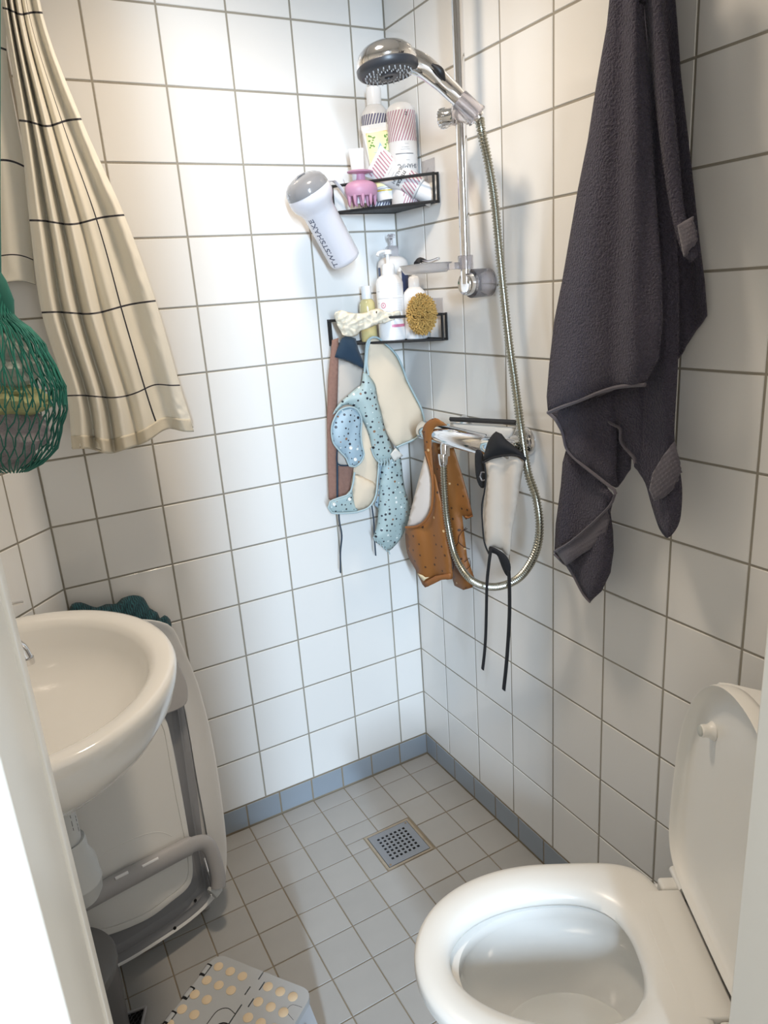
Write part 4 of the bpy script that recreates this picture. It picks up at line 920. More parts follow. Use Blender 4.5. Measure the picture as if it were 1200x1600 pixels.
# ================================================================ grey bath towel
M_terry = mat('dark grey terry', (.052, .046, .076), .95, bump=(270, 1.0), bdist=.012, sheen=.10, var=.35, vscale=230)
M_hem = mat('grey woven hem', (.085, .076, .096), .85, bump=(500, .4), sheen=.2)
def towel():
    t = thing('bath_towel', 'dark grey terry bath towel hanging in folds from a hook on the right wall', 'towel', X(1000, -120, -.05))
    n = (-1, 0, 0); ln = lambda u, a, b: max(0, min(1, (u - a) / (b - a)))
    def rib(c, w_, amp): return lambda u, v: amp * math.exp(-((u - c(v)) / w_) ** 2)
    # back right layer
    f4 = lambda u, v: .005 * math.sin((u - 1000 - v * .10) * .13)
    cloth('cloth_fold', [(1000, -100), (1045, -100), (1052, 0), (1060, 110), (1076, 250), (1086, 340), (1093, 400), (1098, 440), (1102, 494), (1086, 520), (1068, 548), (1050, 570), (1020, 560), (1010, 300), (1000, 100)], (-.018, 0, 0), n, M_terry, t, puff=.006, fold=f4, sp=6, fall=15, thick=.004, smooth=False)
    # strip carrying the right tail
    f3 = lambda u, v: .009 * math.exp(-((u - (1018 + .03 * v)) / 16) ** 2) - .004 * math.exp(-((u - (1000 + .03 * v)) / 14) ** 2)
    cloth('cloth_fold', [(985, -100), (1022, -100), (1028, 40), (1042, 180), (1052, 300), (1060, 420), (1061, 520), (1058, 600), (1054, 680), (1062, 730), (1066, 770), (1062, 815), (1048, 838), (1042, 841), (1030, 826), (1018, 790), (1008, 755), (996, 735), (990, 716), (998, 600), (990, 300), (984, 100)], (-.064, 0, 0), n, M_terry, t, puff=.008, fold=f3, sp=6, fall=15, thick=.004)
    # inner flap between
    cloth('cloth_fold', [(930, 610), (1006, 600), (1006, 700), (1000, 735), (988, 718), (974, 700), (970, 680), (950, 655), (935, 640)], (-.066, 0, 0), n, M_terry, t, puff=.006, sp=8, thick=.006, smooth=False)
    edge('hem', [(958, 608), (940, 616), (932, 628), (938, 645), (955, 662), (969, 670), (970, 690), (984, 708), (991, 716), (992, 724)], (-.074, 0, 0), n, .0026, M_hem, t)
    cloth('cloth_fold', [(955, 640), (975, 640), (986, 690), (984, 735), (972, 752), (962, 762), (950, 740)], (-.054, 0, 0), n, M_terry, t, puff=.006, sp=8, thick=.006, smooth=False)
    # lower left tail
    f2 = lambda u, v: .008 * math.sin((u - 860) * .07 + v * .01)
    cloth('cloth_fold', [(884, 704), (935, 745), (960, 775), (954, 800), (958, 830), (959, 860), (954, 895), (940, 924), (921, 941), (910, 930), (895, 902), (884, 884), (866, 864), (868, 820), (876, 760), (879, 722)], (-.060, 0, 0), n, M_terry, t, puff=.012, fold=f2, sp=8, thick=.004, smooth=False)
    wb_ = [(868, 862), (890, 848), (925, 818), (947, 796), (952, 812), (946, 836), (920, 858), (896, 876), (884, 884)]
    cloth('woven_band', wb_, (-.077, 0, 0), n, M_hem, t, puff=.002, fold=lambda u, v: .0011 * math.sin(((u - 868) * .62 + (v - 862)) * .95), sp=3, thick=.003, smooth=False)
    edge('hem', [(866, 862), (892, 846), (925, 818), (953, 790), (961, 772)], (-.078, 0, 0), n, .0024, M_hem, t)
    edge('hem', [(866, 866), (880, 880), (890, 888), (902, 912), (912, 930), (922, 941)], (-.066, 0, 0), n, .0022, M_hem, t)
    # flap with diagonal hem
    f1b = lambda u, v: .010 * math.sin((u - 856) * .045)
    cloth('cloth_fold', [(856, 643), (900, 628), (962, 606), (964, 700), (962, 762), (940, 752), (915, 735), (893, 715), (883, 700), (878, 678), (868, 660)], (-.080, 0, 0), n, M_terry, t, puff=.010, fold=f1b, sp=8, thick=.007, smooth=False)
    edge('hem', [(857, 645), (872, 660), (880, 680), (885, 700), (898, 716), (922, 736), (945, 754), (960, 766), (962, 772)], (-.088, 0, 0), n, .0030, M_hem, t)
    # band at the right tail
    cloth('woven_band', [(1053, 690), (1060, 716), (1064, 738), (1052, 762), (1036, 778), (1022, 783), (1014, 765), (1020, 738), (1036, 712)], (-.086, 0, 0), n, M_hem, t, puff=.003, fold=lambda u, v: .0012 * math.sin(((u - 1014) * .8 + (v - 690)) * .8), sp=3, thick=.003, smooth=False)
    # big front layer
    def f1(u, v):
        k = ln(v, -100, 600)
        return .012 * math.exp(-((u - lerp(990, 985, k)) / lerp(14, 20, k)) ** 2) + .010 * math.exp(-((u - lerp(962, 900, k)) / lerp(14, 34, k)) ** 2) - .006 * math.exp(-((u - lerp(978, 962, k)) / lerp(10, 16, k)) ** 2)
    cloth('cloth_fold', [(960, -100), (1000, -100), (1008, 40), (1016, 140), (1021, 240), (1027, 330), (1034, 420), (1036, 500), (1030, 560), (1008, 600), (960, 606), (915, 622), (880, 634), (856, 644), (854, 620), (858, 570), (866, 500), (878, 440), (890, 370), (902, 300), (918, 220), (932, 130), (948, 40), (955, -30)], (-.108, 0, 0), n, M_terry, t, puff=.012, fold=f1, sp=6, fall=16, thick=.004, smooth=False)
    edge('hem', [(856, 645), (875, 637), (905, 626), (940, 612), (970, 604), (1008, 601)], (-.114, 0, 0), n, .0032, M_hem, t)
    # over-fold at the right of the front
    f5 = lambda u, v: .008 * math.exp(-((u - lerp(1018, 1052, ln(v, -100, 420))) / 14) ** 2)
    cloth('cloth_fold', [(1002, -100), (1034, -100), (1040, 30), (1052, 140), (1062, 250), (1070, 330), (1084, 370), (1090, 400), (1080, 410), (1068, 400), (1052, 350), (1036, 260), (1020, 130), (1006, 0)], (-.100, 0, 0), n, M_terry, t, puff=.005, fold=f5, sp=8, thick=.007)
    cloth('woven_band', [(1058, 352), (1082, 338), (1090, 376), (1068, 402)], (-.1085, 0, 0), n, M_hem, t, puff=.002, fold=lambda u, v: .0008 * math.sin(v * .9 + u * .5), sp=3, thick=.003, smooth=False)
    h = thing('wall_hook', 'chrome wall hook above the grey towel', 'hook', X(1003, -112, 0)); p = X(1003, -118, 0)
    obj('plate', lathe([(.016, .001), (.016, .006), (.012, .009)], 24, axis_matrix(p, p + Vector((-1, 0, 0)))), M_chrome, h); obj('peg', tube(smoothpath([p, p + Vector((-.05, 0, -.004)), p + Vector((-.085, 0, .004)), p + Vector((-.09, 0, .02))], .006), .006, 12), M_chrome, h)
towel()

# ================================================================ curtains
def curtain_mat():
    m = mat('cream cotton with thin black grid', (.80, .77, .68), .8, bump=(500, .15), sheen=.1); nt = m.node_tree; N = nt.nodes.new; L = nt.links.new
    uv = N('ShaderNodeUVMap'); uv.uv_map = 'uv'; sp = N('ShaderNodeSeparateXYZ'); L(uv.outputs[0], sp.inputs[0]); outs = []
    for ax, wd_ in (('X', .0011), ('Y', .0023)):
        fr = N('ShaderNodeMath'); fr.operation = 'FRACT'; L(sp.outputs[ax], fr.inputs[0]); sb = N('ShaderNodeMath'); sb.operation = 'SUBTRACT'; sb.inputs[1].default_value = .5; L(fr.outputs[0], sb.inputs[0])
        ab = N('ShaderNodeMath'); ab.operation = 'ABSOLUTE'; L(sb.outputs[0], ab.inputs[0]); lt = N('ShaderNodeMath'); lt.operation = 'LESS_THAN'; lt.inputs[1].default_value = wd_ * 4.5; L(ab.outputs[0], lt.inputs[0]); outs.append(lt)
    mx = N('ShaderNodeMath'); mx.operation = 'MAXIMUM'; L(outs[0].outputs[0], mx.inputs[0]); L(outs[1].outputs[0], mx.inputs[1])
    c = N('ShaderNodeMix'); c.data_type = 'RGBA'; L(mx.outputs[0], c.inputs[0]); c.inputs[6].default_value = (.80, .77, .68, 1); c.inputs[7].default_value = (.02, .02, .03, 1); L(c.outputs[2], nt.nodes['Principled BSDF'].inputs['Base Color'])
    return m
M_cur = curtain_mat()
def strip(name, Lp, Rp, P, n, m, parent, folds, uvx, nu=90, nv=120, thick=.0012):
    """hanging cloth between matched left and right edges; rows are print lines. folds(s, t) relief; uvx(s, t) print coordinate across"""
    n = Vector(n).normalized(); K = len(Lp)
    Ls = [Vector((a, b, 0)) for a, b in Lp]; Rs = [Vector((a, b, 0)) for a, b in Rp]
    def cr(P_, t):
        i = min(K - 2, int(t)); f = t - i; p1, p2 = P_[i], P_[i + 1]; p0 = P_[i - 1] if i else p1 * 2 - p2; p3 = P_[i + 2] if i + 2 < K else p2 * 2 - p1
        return .5 * ((2 * p1) + (p2 - p0) * f + (2 * p0 - 5 * p1 + 4 * p2 - p3) * f * f + (3 * p1 - p0 - 3 * p2 + p3) * f ** 3)
    V = []; UV = []
    for j in range(nv + 1):
        t = (K - 1) * j / nv; a = cr(Ls, t); b = cr(Rs, t)
        for i in range(nu + 1):
            s = i / nu; d, du, dv = folds(s, t); q = a.lerp(b, s); V.append(hit(q.x + du, q.y + dv, Vector(P) + n * d, n)); UV.append((uvx(s, t), t + .5))
    F = [(j * (nu + 1) + i, (j + 1) * (nu + 1) + i, (j + 1) * (nu + 1) + i + 1, j * (nu + 1) + i + 1) for j in range(nv) for i in range(nu)]
    me = mesh((V, F), name); ul = me.uv_layers.new(name='uv')
    for lp in me.loops: ul.data[lp.index].uv = UV[lp.vertex_index]
    o = link(name, me, m, parent); sd = o.modifiers.new('thickness', 'SOLIDIFY'); sd.thickness = thick; sd.offset = 0; return o
def curtain():
    g_ = 'shower curtain panels'
    # t rows = printed cross lines: 0 far above the frame ... each step one line
    Lp = [(-40, -265), (-14, -120), (4, 16), (30, 185), (47, 343), (64, 552), (72, 640), (118, 708)]
    Rp = [(30, -265), (48, -120), (66, 20), (127, 186), (194, 336), (243, 470), (281, 602), (300, 672)]
    Lp = [(-40, -290), (-16, -140), (4, 12), (30, 188), (46, 344), (65, 488), (104, 618), (112, 700)]
    Rp = [(28, -290), (48, -140), (66, 20), (127, 186), (194, 336), (243, 470), (281, 602), (302, 668)]
    ridge = [(.10, .040, .034), (.26, .042, .044), (.44, .05, .040), (.62, .03, .010), (.93, .06, .020)]; valley = [(.185, .02, .020), (.345, .022, .026), (.535, .022, .022), (.80, .05, .014)]
    def folds(s, t):
        k = min(1, .45 + t * .09); d = sum(a * math.exp(-((s - c) / w_) ** 2) for c, w_, a in ridge) - sum(a * math.exp(-((s - c - .006 * math.sin(t * 2)) / w_) ** 2) for c, w_, a in valley)
        d *= k; d += .003 * noise.noise(Vector((s * 9, t * 1.7, 0))) + (.003 * noise.noise(Vector((s * 30, t * 7, 3))) if s > .8 else 0)
        sag = 10 * math.exp(-((s - .45) / .25) ** 2) * min(1, t / 3) - (12 * math.exp(-((s - .78) / .12) ** 2) * max(0, t - 5) / 2)
        hem = 8 * math.exp(-((s - .30) / .12) ** 2) * max(0, t - 6)
        return d, 0, sag + hem
    t = thing('shower_curtain', 'cream shower curtain with thin black check lines gathered and hanging at upper left', 'curtain', Y(60, 0, -.22), None)
    o = strip('panel', Lp, Rp, (0, -.20, 0), (-.1, -1, 0), M_cur, t, folds, lambda s, t_: (s - .70 - .012 * (t_ - 5) + .02 * math.sin(t_ * 1.3)) / 1.2 + .5)
    # sewn hem
    Lh = [(104, 680), (112, 702)]; Rh = [(297, 652), (303, 676)]
    def folds2(s, t_): d, a, b = folds(s, 6.75 + .25 * t_); return d + .0025, a, b
    strip('hem', [(111, 681), (113, 702)], [(297, 655), (303, 675)], (0, -.20, 0), (-.1, -1, 0), mat('cream hem cotton', (.66, .61, .50), .85, bump=(300, .3)), t, folds2, lambda s, t_: (s - .705) / 1.2 + .5, nv=6)
    # second, whiter panel further back at the left
    t2 = thing('shower_curtain', 'whiter end of the check curtain ending high up at the left edge', 'curtain', Y(10, 0, -.28), None)
    L2 = [(-95, -250), (-90, -70), (-80, 76), (-70, 240), (-60, 392), (-55, 440)]; R2 = [(30, -250), (22, -70), (10, 80), (38, 262), (52, 408), (56, 447)]
    f2 = lambda s, t_: (.020 * math.sin(s * 11) * .6 + .004 * noise.noise(Vector((s * 8, t_, 5))), 0, 6 * math.sin(s * 6))
    strip('panel', L2, R2, (0, -.16, 0), (-.1, -1, 0), mat('curtain reverse', (.7, .7, .66), .8) if 0 else M_cur, t2, f2, lambda s, t_: 0.0, nu=50, nv=60)
    r = thing('curtain_rail', 'white rail above the shower curtain', 'rail', (-.9, -.2, 2.3)); z = Y(0, -300, -.2).z
    obj('rail', tube([Vector((-1.02, -.19, z)), Vector((-.7, -.19, z)), Vector((-.0015, -.19, z))], .009, 16), M_white, r)
curtain()

# ================================================================ green net bag
def netbag():
    D = (0, -.40, 0); n = (0, -1, 0)
    t = thing('net_bag', 'green string net bag stuffed with cloths hanging at the left edge', 'bag', Y(10, 460, -.4))
    # silhouette: rows v -> (left, right)
    prof = [(-200, -14, 2), (300, -10, 6), (445, -22, 10), (462, -26, 17), (480, -40, 17), (492, -46, 17), (505, -62, 38), (520, -80, 58), (545, -100, 74), (575, -112, 88), (590, -114, 96), (600, -115, 103), (640, -114, 105), (668, -110, 97), (695, -98, 92), (715, -78, 78), (728, -50, 62), (735, -20, 45)]
    def row(v):
        for i in range(len(prof) - 1):
            if prof[i][0] <= v <= prof[i + 1][0]:
                f = (v - prof[i][0]) / (prof[i + 1][0] - prof[i][0]); f = f * f * (3 - 2 * f); return lerp(prof[i][1], prof[i + 1][1], f), lerp(prof[i][2], prof[i + 1][2], f)
        return prof[-1][1:]
    def pt(v, a, infl=1.0):
        l, r = row(v); c = (l + r) / 2; h = (r - l) / 2 * infl
        p = hit(c, v, D, n); e = hit(c + h, v, D, n) - p; dp = e.length * .75
        return p + e * math.cos(a) + Vector((0, -dp * math.sin(a), 0))
    V_ = [445 + (735 - 445) * (i / 46) for i in range(47)]
    strands = []; ns = 40
    # mesh knots: upper rows stretched thin, lower rows open diamonds
    vs = [460]; 
    while vs[-1] < 734: vs.append(vs[-1] + (13 if vs[-1] < 600 else 12))
    for k in range(ns):
        for sgn in (1, -1):
            q = [pt(min(735, v), 2 * PI * (k + sgn * .25 * j) / ns + .02 * math.sin(j * 2.1 + k)) for j, v in enumerate(vs)]
            strands.append(tube(q, .00115, 4))
    mg = mat('green cotton cord', (.012, .13, .10), .7)
    o = obj('netting', join(*strands), mg, t); o['kind'] = 'stuff'
    # tightly gathered upper part, almost closed
    G = [[pt(v, 2 * PI * i / 60, .93) + Vector((0, -.0012 * (i % 2), 0)) for i in range(60)] for v in (447, 462, 480, 495, 510, 530, 550, 568)]
    gt = []
    for k in range(64):
        gt.append(tube([pt(v, 2 * PI * (k + .22 * j * (1 if k % 2 else -1)) / 64, 1.0) for j, v in enumerate((447, 462, 480, 496, 512, 530, 550, 570, 590, 610, 630))], lambda s: .0016 - .0005 * s, 4))
    o = obj('gathered_cords', join(*gt), mat('green cotton cord light', (.02, .20, .15), .7), t); o['kind'] = 'stuff'
    obj('neck', lathe([(.004, .05), (.012, .03), (.017, .0), (.012, -.03)], 16, Matrix.Translation(Y(4, 470, -.4))), mg, t)
    obj('handle', tube([Y(-4, 462, -.4), Y(-6, 300, -.4), Y(-6, 60, -.4), Y(-6, -240, -.4)], .006, 8), mg, t)
    def stuffing(v0, v1, m, a0, nm, label, cat, k_, infl=.86):
        rg = []
        for j in range(15):
            f = j / 14; v = lerp(v0, v1, f); e = math.sin(PI * min(.97, max(.04, f))) ** .28 * infl; r = []
            for i in range(40):
                a = 2 * PI * i / 40; p = pt(v, a, e * (.90 + .26 * noise.noise(Vector((math.cos(a) * 2.2 + k_, math.sin(a) * 2.2, f * 5))))); r.append(p)
            rg.append(r)
        o = obj(nm, loft(rg, True, True, True), m, None); tag(o, label, cat); return o
    stuffing(634, 733, mat('grey terry washcloth', (.34, .31, .33), .95, bump=(160, .9), bdist=.006, var=.4, vscale=60), 0, 'washcloth', 'grey terry washcloth bundle at the bottom of the green net bag', 'cloth', 1)
    stuffing(600, 650, mat('yellow green cloth', (.46, .47, .24), .9, bump=(120, .6), bdist=.004, var=.35, vscale=25), 0, 'yellow_cloth', 'yellowish cloth in the middle of the green net bag', 'cloth', 4, .84)
    stuffing(515, 606, mat('pale grey cloth', (.42, .46, .42), .9, bump=(120, .6), bdist=.004, var=.3, vscale=25), 0, 'pale_cloth', 'pale grey cloth in the upper part of the green net bag', 'cloth', 7, .82)
netbag()

# ================================================================ bibs on the lower shelf
def dotted(name, base, rough=.5, scale=62, seed=0.0, dens=.5, dark=(.02, .02, .03), light_=(.75, .78, .75), brown=(.25, .12, .06), thr=.17):
    m = mat(name, base, rough, bump=(30, .1)); nt = m.node_tree; N = nt.nodes.new; L = nt.links.new
    uv = N('ShaderNodeUVMap'); uv.uv_map = 'uv'; mp = N('ShaderNodeMapping'); mp.inputs['Location'].default_value = (seed, seed * .7, 0); L(uv.outputs[0], mp.inputs[0])
    v = N('ShaderNodeTexVoronoi'); v.inputs['Scale'].default_value = scale; v.inputs['Randomness'].default_value = .75; v.voronoi_dimensions = '2D'; L(mp.outputs[0], v.inputs['Vector'])
    sc = N('ShaderNodeSeparateColor'); L(v.outputs['Color'], sc.inputs[0])
    th = N('ShaderNodeMath'); th.operation = 'MULTIPLY'; th.inputs[1].default_value = thr; ad = N('ShaderNodeMath'); ad.operation = 'ADD'; ad.inputs[1].default_value = .07; L(sc.outputs[1], th.inputs[0]); L(th.outputs[0], ad.inputs[0])
    lt = N('ShaderNodeMath'); lt.operation = 'LESS_THAN'; L(v.outputs['Distance'], lt.inputs[0]); L(ad.outputs[0], lt.inputs[1])
    cr = N('ShaderNodeValToRGB'); cr.color_ramp.interpolation = 'CONSTANT'; e = cr.color_ramp.elements; e[0].color = (*dark, 1); e[1].position = .62; e[1].color = (*light_, 1); x = e.new(.78); x.color = (*brown, 1); x = e.new(.88); x.color = (*dark, 1); L(sc.outputs[0], cr.inputs[0])
    mx = N('ShaderNodeMix'); mx.data_type = 'RGBA'; L(lt.outputs[0], mx.inputs[0]); mx.inputs[6].default_value = (*base, 1); L(cr.outputs[0], mx.inputs[7]); L(mx.outputs[2], nt.nodes['Principled BSDF'].inputs['Base Color'])
    return m
M_bdot = dotted('pale blue dotted fabric', (.36, .46, .46), .45, 68)
M_bdot2 = dotted('blue dotted inside fabric', (.33, .44, .51), .45, 64, 3.1)
M_cream = mat('cream cotton lining', (.66, .56, .43), .85, bump=(25, .3), bdist=.004, var=.06, vscale=12)
M_bind = mat('pale blue binding', (.36, .47, .50), .5)
M_brown = mat('brown mesh jersey', (.27, .15, .115), .9, bump=(700, .5), var=.18, vscale=150)
M_navy = mat('navy jersey', (.012, .035, .065), .85, bump=(300, .2), sheen=.1)
M_sand = mat('sand jersey', (.52, .47, .415), .85, bump=(40, .2), var=.04)
YN = (-.12, -1, 0)
def ties(name, pts, P, n, m, parent, r=.0022): return edge(name, pts, P, n, r, m, parent, off=.002, flat=(.5, 1.6))
def brown_bib():
    P = (0, -.088, 0); t = thing('brown_bib', 'brown and sand long bib with navy corner hanging at the back from the lower shelf', 'bib', Y(540, 535, -.09))
    cloth('sand_panel', [(527, 562), (548, 566), (572, 580), (580, 640), (576, 720), (560, 736), (528, 728), (525, 640)], P, YN, M_sand, t, puff=.006, sp=6, seed=2, wrinkle=.01, smooth=False)
    cloth('side_strap', [(519, 531), (529, 528), (529, 560), (527, 640), (528, 720), (529, 786), (514, 780), (512, 720), (511, 650), (513, 590)], (0, -.094, 0), YN, M_brown, t, puff=.004, sp=5, smooth=False)
    cloth('brown_panel', [(528, 728), (575, 728), (570, 745), (560, 762), (530, 788), (527, 760)], (0, -.092, 0), YN, M_brown, t, puff=.004, sp=5, fold=lambda u, v: .003 * math.sin(u * .5), smooth=False)
    cloth('navy_corner', [(534, 528), (543, 524), (556, 529), (560, 545), (572, 578), (560, 572), (543, 564), (523, 558), (527, 545)], (0, -.100, 0), YN, M_navy, t, puff=.008, sp=5, wrinkle=.01, smooth=False)
    edge('navy_binding', [(527, 700), (528, 725), (552, 727)], (0, -.096, 0), YN, .0018, M_navy, t)
    edge('navy_binding', [(527, 722), (527, 750), (527, 790)], (0, -.098, 0), YN, .0026, M_navy, t)
    ties('tie', [(529, 780), (530, 812), (534, 836), (532, 862), (532, 895)], P, YN, M_navy, t, .0028)
    ties('tie', [(581, 790), (584, 815), (585, 840), (587, 868)], P, YN, M_navy, t, .0026)
brown_bib()
def blue_bib():
    t = thing('dotted_bib', 'pale blue dotted sleeved bib with cream lining hanging from the lower shelf', 'bib', Y(575, 530, -.12)); P = (0, -.112, 0)
    # back sleeve
    cloth('sleeve', [(600, 722), (622, 700), (632, 760), (641, 796), (636, 820), (626, 842), (612, 858), (606, 862), (594, 852), (583, 842), (589, 820), (592, 780), (594, 745)], (0, -.100, 0), YN, M_bdot, t, puff=.018, sp=5, fall=12, wrinkle=.006, seed=4)
    cu = [(583, 842), (589, 846), (594, 852), (600, 856), (606, 861)]
    for k in range(6):
        u, v = 583 + k * 4.6, 839 + k * 4.2; edge('cuff_gather', [(u, v), (u + 2, v + 2), (u + 3, v + 6)], (0, -.112, 0), YN, .0016, M_bind, t)
    cloth('inner_back', [(585, 720), (600, 722), (596, 770), (592, 795), (586, 790)], (0, -.098, 0), YN, M_bdot2, t, puff=.004, sp=6, smooth=False)
    # cream panel with blue binding
    oval = [(576, 530), (586, 527), (602, 537), (618, 553), (628, 572), (636, 594), (648, 618), (658, 638), (663, 660), (658, 678), (644, 688), (630, 694), (619, 698), (606, 680), (596, 650), (584, 610), (574, 585), (574, 555)]
    cloth('lining_panel', oval, (0, -.112, 0), YN, M_cream, t, puff=.010, sp=6, fall=12, wrinkle=.008, seed=9)
    edge('binding', [(569, 590), (571, 560), (573, 538), (578, 529), (588, 527), (602, 537), (618, 553), (628, 572), (636, 594), (648, 618), (658, 638), (663, 660), (658, 678), (644, 688), (630, 694), (619, 699)], (0, -.115, 0), YN, .0036, M_bind, t, flat=(.8, 1.1))
    edge('binding', [(578, 532), (574, 548), (573, 570), (576, 586)], (0, -.119, 0), YN, .0026, M_bind, t)
    cloth('care_label', [(618, 700), (630, 712), (616, 721), (610, 710)], (0, -.128, 0), YN, mat('white satin label', (.62, .60, .55), .5), t, puff=.001, sp=4, thick=.0012, smooth=False)
    # inner cream showing through the loop
    cloth('lining_panel', [(556, 640), (572, 640), (585, 690), (592, 720), (592, 760), (586, 785), (570, 795), (552, 790), (548, 765), (552, 735), (556, 700)], (0, -.108, 0), YN, M_cream, t, puff=.008, sp=6, wrinkle=.012, seed=3)
    # dotted body sweeping down to the gathered waist
    body = [(568, 580), (574, 584), (586, 600), (590, 622), (597, 648), (602, 672), (611, 696), (614, 712), (606, 722), (596, 726), (586, 718), (581, 700), (575, 676), (566, 656), (557, 640), (548, 633), (536, 634), (523, 646), (520, 648), (528, 633), (542, 619), (556, 607), (564, 602)]
    cloth('dotted_body', body, (0, -.122, 0), YN, M_bdot, t, puff=.014, sp=5, fall=9, wrinkle=.008, seed=1)
    edge('binding', [(596, 724), (590, 720), (584, 712), (580, 700)], (0, -.132, 0), YN, .0022, M_bind, t)
    for k in range(5): edge('waist_gather', [(590 + k * 4.5, 718 - k * .5), (592 + k * 4.5, 723), (591 + k * 4.5, 728)], (0, -.134, 0), YN, .0016, M_bind, t)
    # left shoulder flap with poppers
    flap = [(520, 660), (530, 642), (546, 636), (558, 640), (565, 655), (564, 680), (566, 698), (569, 710), (564, 722), (555, 729), (546, 728), (541, 716), (530, 704), (521, 692), (518, 676)]
    cloth('shoulder_flap', flap, (0, -.126, 0), YN, M_bdot2, t, puff=.010, sp=5, wrinkle=.008, seed=5, fold=lambda u, v: -.006 * math.exp(-((u - 546 - (690 - v) * .25) / 7) ** 2))
    edge('binding', flap, (0, -.127, 0), YN, .0022, M_bind, t, closed=True)
    # bottom pocket
    cloth('pocket_lining', [(554, 742), (572, 748), (586, 756), (586, 775), (578, 790), (562, 797), (552, 796), (550, 770)], (0, -.122, 0), YN, M_cream, t, puff=.016, sp=5, fall=10, wrinkle=.006)
    cloth('pocket', [(550, 764), (552, 780), (559, 799), (540, 801), (520, 801), (513, 794), (514, 786), (524, 779), (540, 774)], (0, -.126, 0), YN, M_bdot, t, puff=.006, sp=5)
    edge('binding', [(592, 726), (590, 750), (587, 775), (577, 792), (558, 800), (535, 802), (518, 801), (513, 793), (516, 784), (530, 778), (545, 772), (551, 758), (554, 738)], (0, -.130, 0), YN, .0026, M_bind, t)
    mp = mat('white popper', (.80, .79, .76), .3)
    for u, v, o_ in ((548, 700, .137), (555, 718, .137), (546, 780, .133), (522, 788, .133)):
        p = hit(u, v, (0, -o_ - .001, 0), YN); q = p + Vector(YN); obj('popper', lathe([(.0046, 0), (.0044, .0018), (.003, .0024), (.0022, .0016), (.0005, .0016)], 18, axis_matrix(p, q)), mp, t)
blue_bib()
o = cloth('muslin_cloth', [(522, 492), (532, 485), (545, 488), (558, 490), (572, 488), (590, 482), (606, 488), (624, 486), (624, 497), (608, 502), (590, 507), (575, 513), (563, 517), (558, 524), (548, 526), (536, 523), (528, 508)], (0, -.150, 0), YN, mat('cream muslin', (.74, .67, .54), .9, bump=(60, .6), bdist=.004), None, puff=.006, sp=2.6, wrinkle=.012, fall=6, seed=11, fold=lambda u, v: .0030 * math.sin(u * .38 + v * .42 + 2 * math.sin(v * .2)) + .012 * noise.noise(Vector((u * .11, v * .13, 2))) + .006 * noise.noise(Vector((u * .25, v * .2, 7))))
tag(o, 'crumpled cream muslin cloth draped over the lower shelf rail', 'cloth')

# ================================================================ bibs on the mixer
M_or = dotted('burnt orange dotted fabric', (.25, .095, .020), .55, 30, 1.3, dark=(.05, .02, .01), light_=(.6, .4, .2), brown=(.08, .03, .01), thr=.035)
M_or2 = mat('burnt orange binding', (.28, .105, .027), .6)
M_lin = mat('off-white bib lining', (.70, .64, .59), .7)
def orange_bib():
    t = thing('orange_bib', 'burnt orange bib with off-white lining hanging over the left end of the mixer', 'bib', X(690, 660, -.11)); n = (-1, -.25, 0)
    P0 = (-.075, -.33, 0)
    def PP(d): return (P0[0] - d, P0[1], 0)
    # back part right of the hose
    cloth('back_panel', [(676, 680), (696, 700), (708, 700), (722, 745), (732, 780), (738, 806), (728, 812), (722, 805), (730, 870), (742, 905), (738, 918), (724, 922), (710, 915), (704, 895), (695, 840), (680, 780), (672, 740)], PP(-.012), n, M_or, t, puff=.010, sp=6, fall=10, smooth=False, fold=lambda u, v: .004 * math.sin((u - v * .22) * .17))
    edge('binding', [(738, 806), (732, 809), (727, 807)], PP(.0), n, .0022, M_or2, t)
    # white lining on the left
    cloth('lining', [(664, 712), (676, 730), (675, 790), (668, 808), (655, 822), (636, 824), (640, 805), (650, 765)], PP(.004), n, M_lin, t, puff=.005, sp=6, smooth=False)
    # main front with curved neck
    cloth('front_panel', [(635, 824), (655, 822), (668, 808), (675, 785), (677, 740), (686, 770), (696, 810), (702, 850), (706, 885), (706, 905), (690, 905), (676, 912), (664, 918), (656, 905), (648, 888), (638, 870), (634, 850)], PP(.014), n, M_or, t, puff=.010, sp=6, fall=12, seed=3, fold=lambda u, v: .006 * math.sin((u - v * .12) * .14))
    cloth('bottom_hem', [(662, 910), (680, 900), (704, 896), (704, 905), (690, 906), (676, 913), (664, 918)], PP(.026), n, M_or2, t, puff=.002, sp=5, thick=.003, smooth=False)
    o_ = [(652, 896), (660, 899), (664, 902), (670, 902), (665, 905), (662, 908), (658, 905)]
    cloth('worn_patch', o_, PP(.0275), n, mat('worn cream backing', (.70, .60, .40), .8), t, puff=.001, sp=3, thick=.0012, smooth=False)
    edge('binding', [(634, 824), (650, 823), (663, 815), (673, 799), (676, 778), (676, 750), (671, 725), (665, 705)], PP(.020), n, .0032, M_or2, t)
    # neck band over the mixer
    cloth('neck_band', [(662, 690), (660, 672), (666, 660), (680, 653), (692, 660), (698, 665), (684, 666), (677, 672), (674, 690), (675, 712), (677, 740), (676, 760), (671, 735), (664, 712)], PP(.022), n, M_or, t, puff=.006, sp=4, fall=6)
    # printed drawing: mushroom-like outline and small marks
    ink = mat('dark brown print', (.04, .018, .012), .6)
    for q in ([(730, 826), (722, 830), (717, 838), (716, 846), (724, 854), (734, 858)], [(716, 848), (711, 856)], [(724, 829), (728, 824)], [(706, 868), (704, 884), (707, 893), (709, 880), (708, 868)], [(726, 878), (733, 872), (735, 884), (729, 890)]):
        edge('print_line', q, PP(-.001), n, .0009, ink, t, off=.003)
orange_bib()
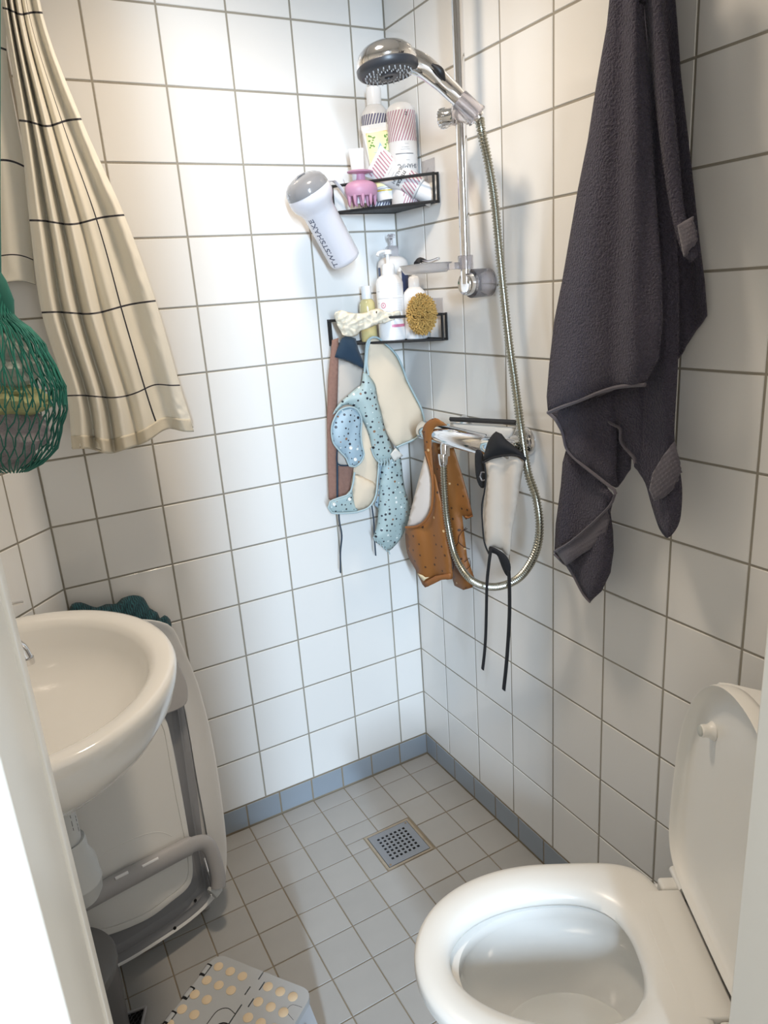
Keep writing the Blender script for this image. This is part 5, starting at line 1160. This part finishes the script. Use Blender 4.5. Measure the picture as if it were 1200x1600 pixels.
def cream_bib():
    t = thing('cream_bib', 'cream bib with black collar and long black ties on the mixer', 'bib', X(790, 690, -.13)); n = (-1, -.35, 0)
    def PP(d): return (-.105 - d, -.56, 0)
    M_blk = mat('black jersey', (.008, .009, .012), .85)
    M_cr = mat('oatmeal cotton', (.58, .52, .45), .85, bump=(40, .25), bdist=.003, var=.05)
    f = lambda u, v: .006 * math.sin((u - 756) * .16) * min(1, (v - 700) / 40)
    cloth('body', [(757, 722), (775, 714), (800, 710), (818, 716), (815, 745), (808, 785), (800, 825), (795, 868), (784, 860), (766, 854), (764, 868), (756, 850), (753, 820), (756, 790), (759, 750)], PP(0), n, M_cr, t, puff=.014, sp=6, fall=10, fold=f)
    cloth('collar', [(755, 722), (759, 700), (765, 685), (775, 674), (784, 678), (790, 686), (800, 694), (812, 704), (822, 715), (821, 721), (818, 719), (800, 711), (778, 713), (764, 718)], PP(.008), n, M_blk, t, puff=.016, sp=5, fall=8)
    edge('binding', [(755, 723), (766, 717), (780, 713), (800, 711), (814, 714), (821, 720)], PP(.016), n, .0022, M_blk, t)
    edge('binding', [(757, 724), (759, 745), (757, 768), (753, 790), (754, 820), (757, 848), (765, 868)], PP(.006), n, .0018, M_blk, t)
    cloth('neck_loop', [(742, 710), (746, 702), (753, 708), (758, 730), (759, 752), (755, 763), (748, 758), (743, 740)], PP(-.012), n, M_blk, t, puff=.003, sp=4, smooth=True)
    edge('neck_loop_edge', [(757, 738), (752, 738), (750, 745), (753, 751), (758, 750)], PP(-.004), n, .0016, M_clear, t)
    cloth('tie_band', [(765, 854), (776, 858), (790, 868), (797, 882), (797, 896), (793, 901), (787, 893), (781, 878), (776, 867), (765, 862)], PP(.012), n, M_blk, t, puff=.003, sp=4)
    edge('tie', [(767, 858), (764, 880), (761, 910), (760, 950), (759, 990), (757, 1020), (754, 1046)], PP(.012), n, .0037, M_blk, t, flat=(.4, 1.5))
    edge('tie', [(795, 893), (796, 920), (796, 960), (794, 1000), (791, 1040), (787, 1078)], PP(.012), n, .0043, M_blk, t, flat=(.4, 1.5))
cream_bib()
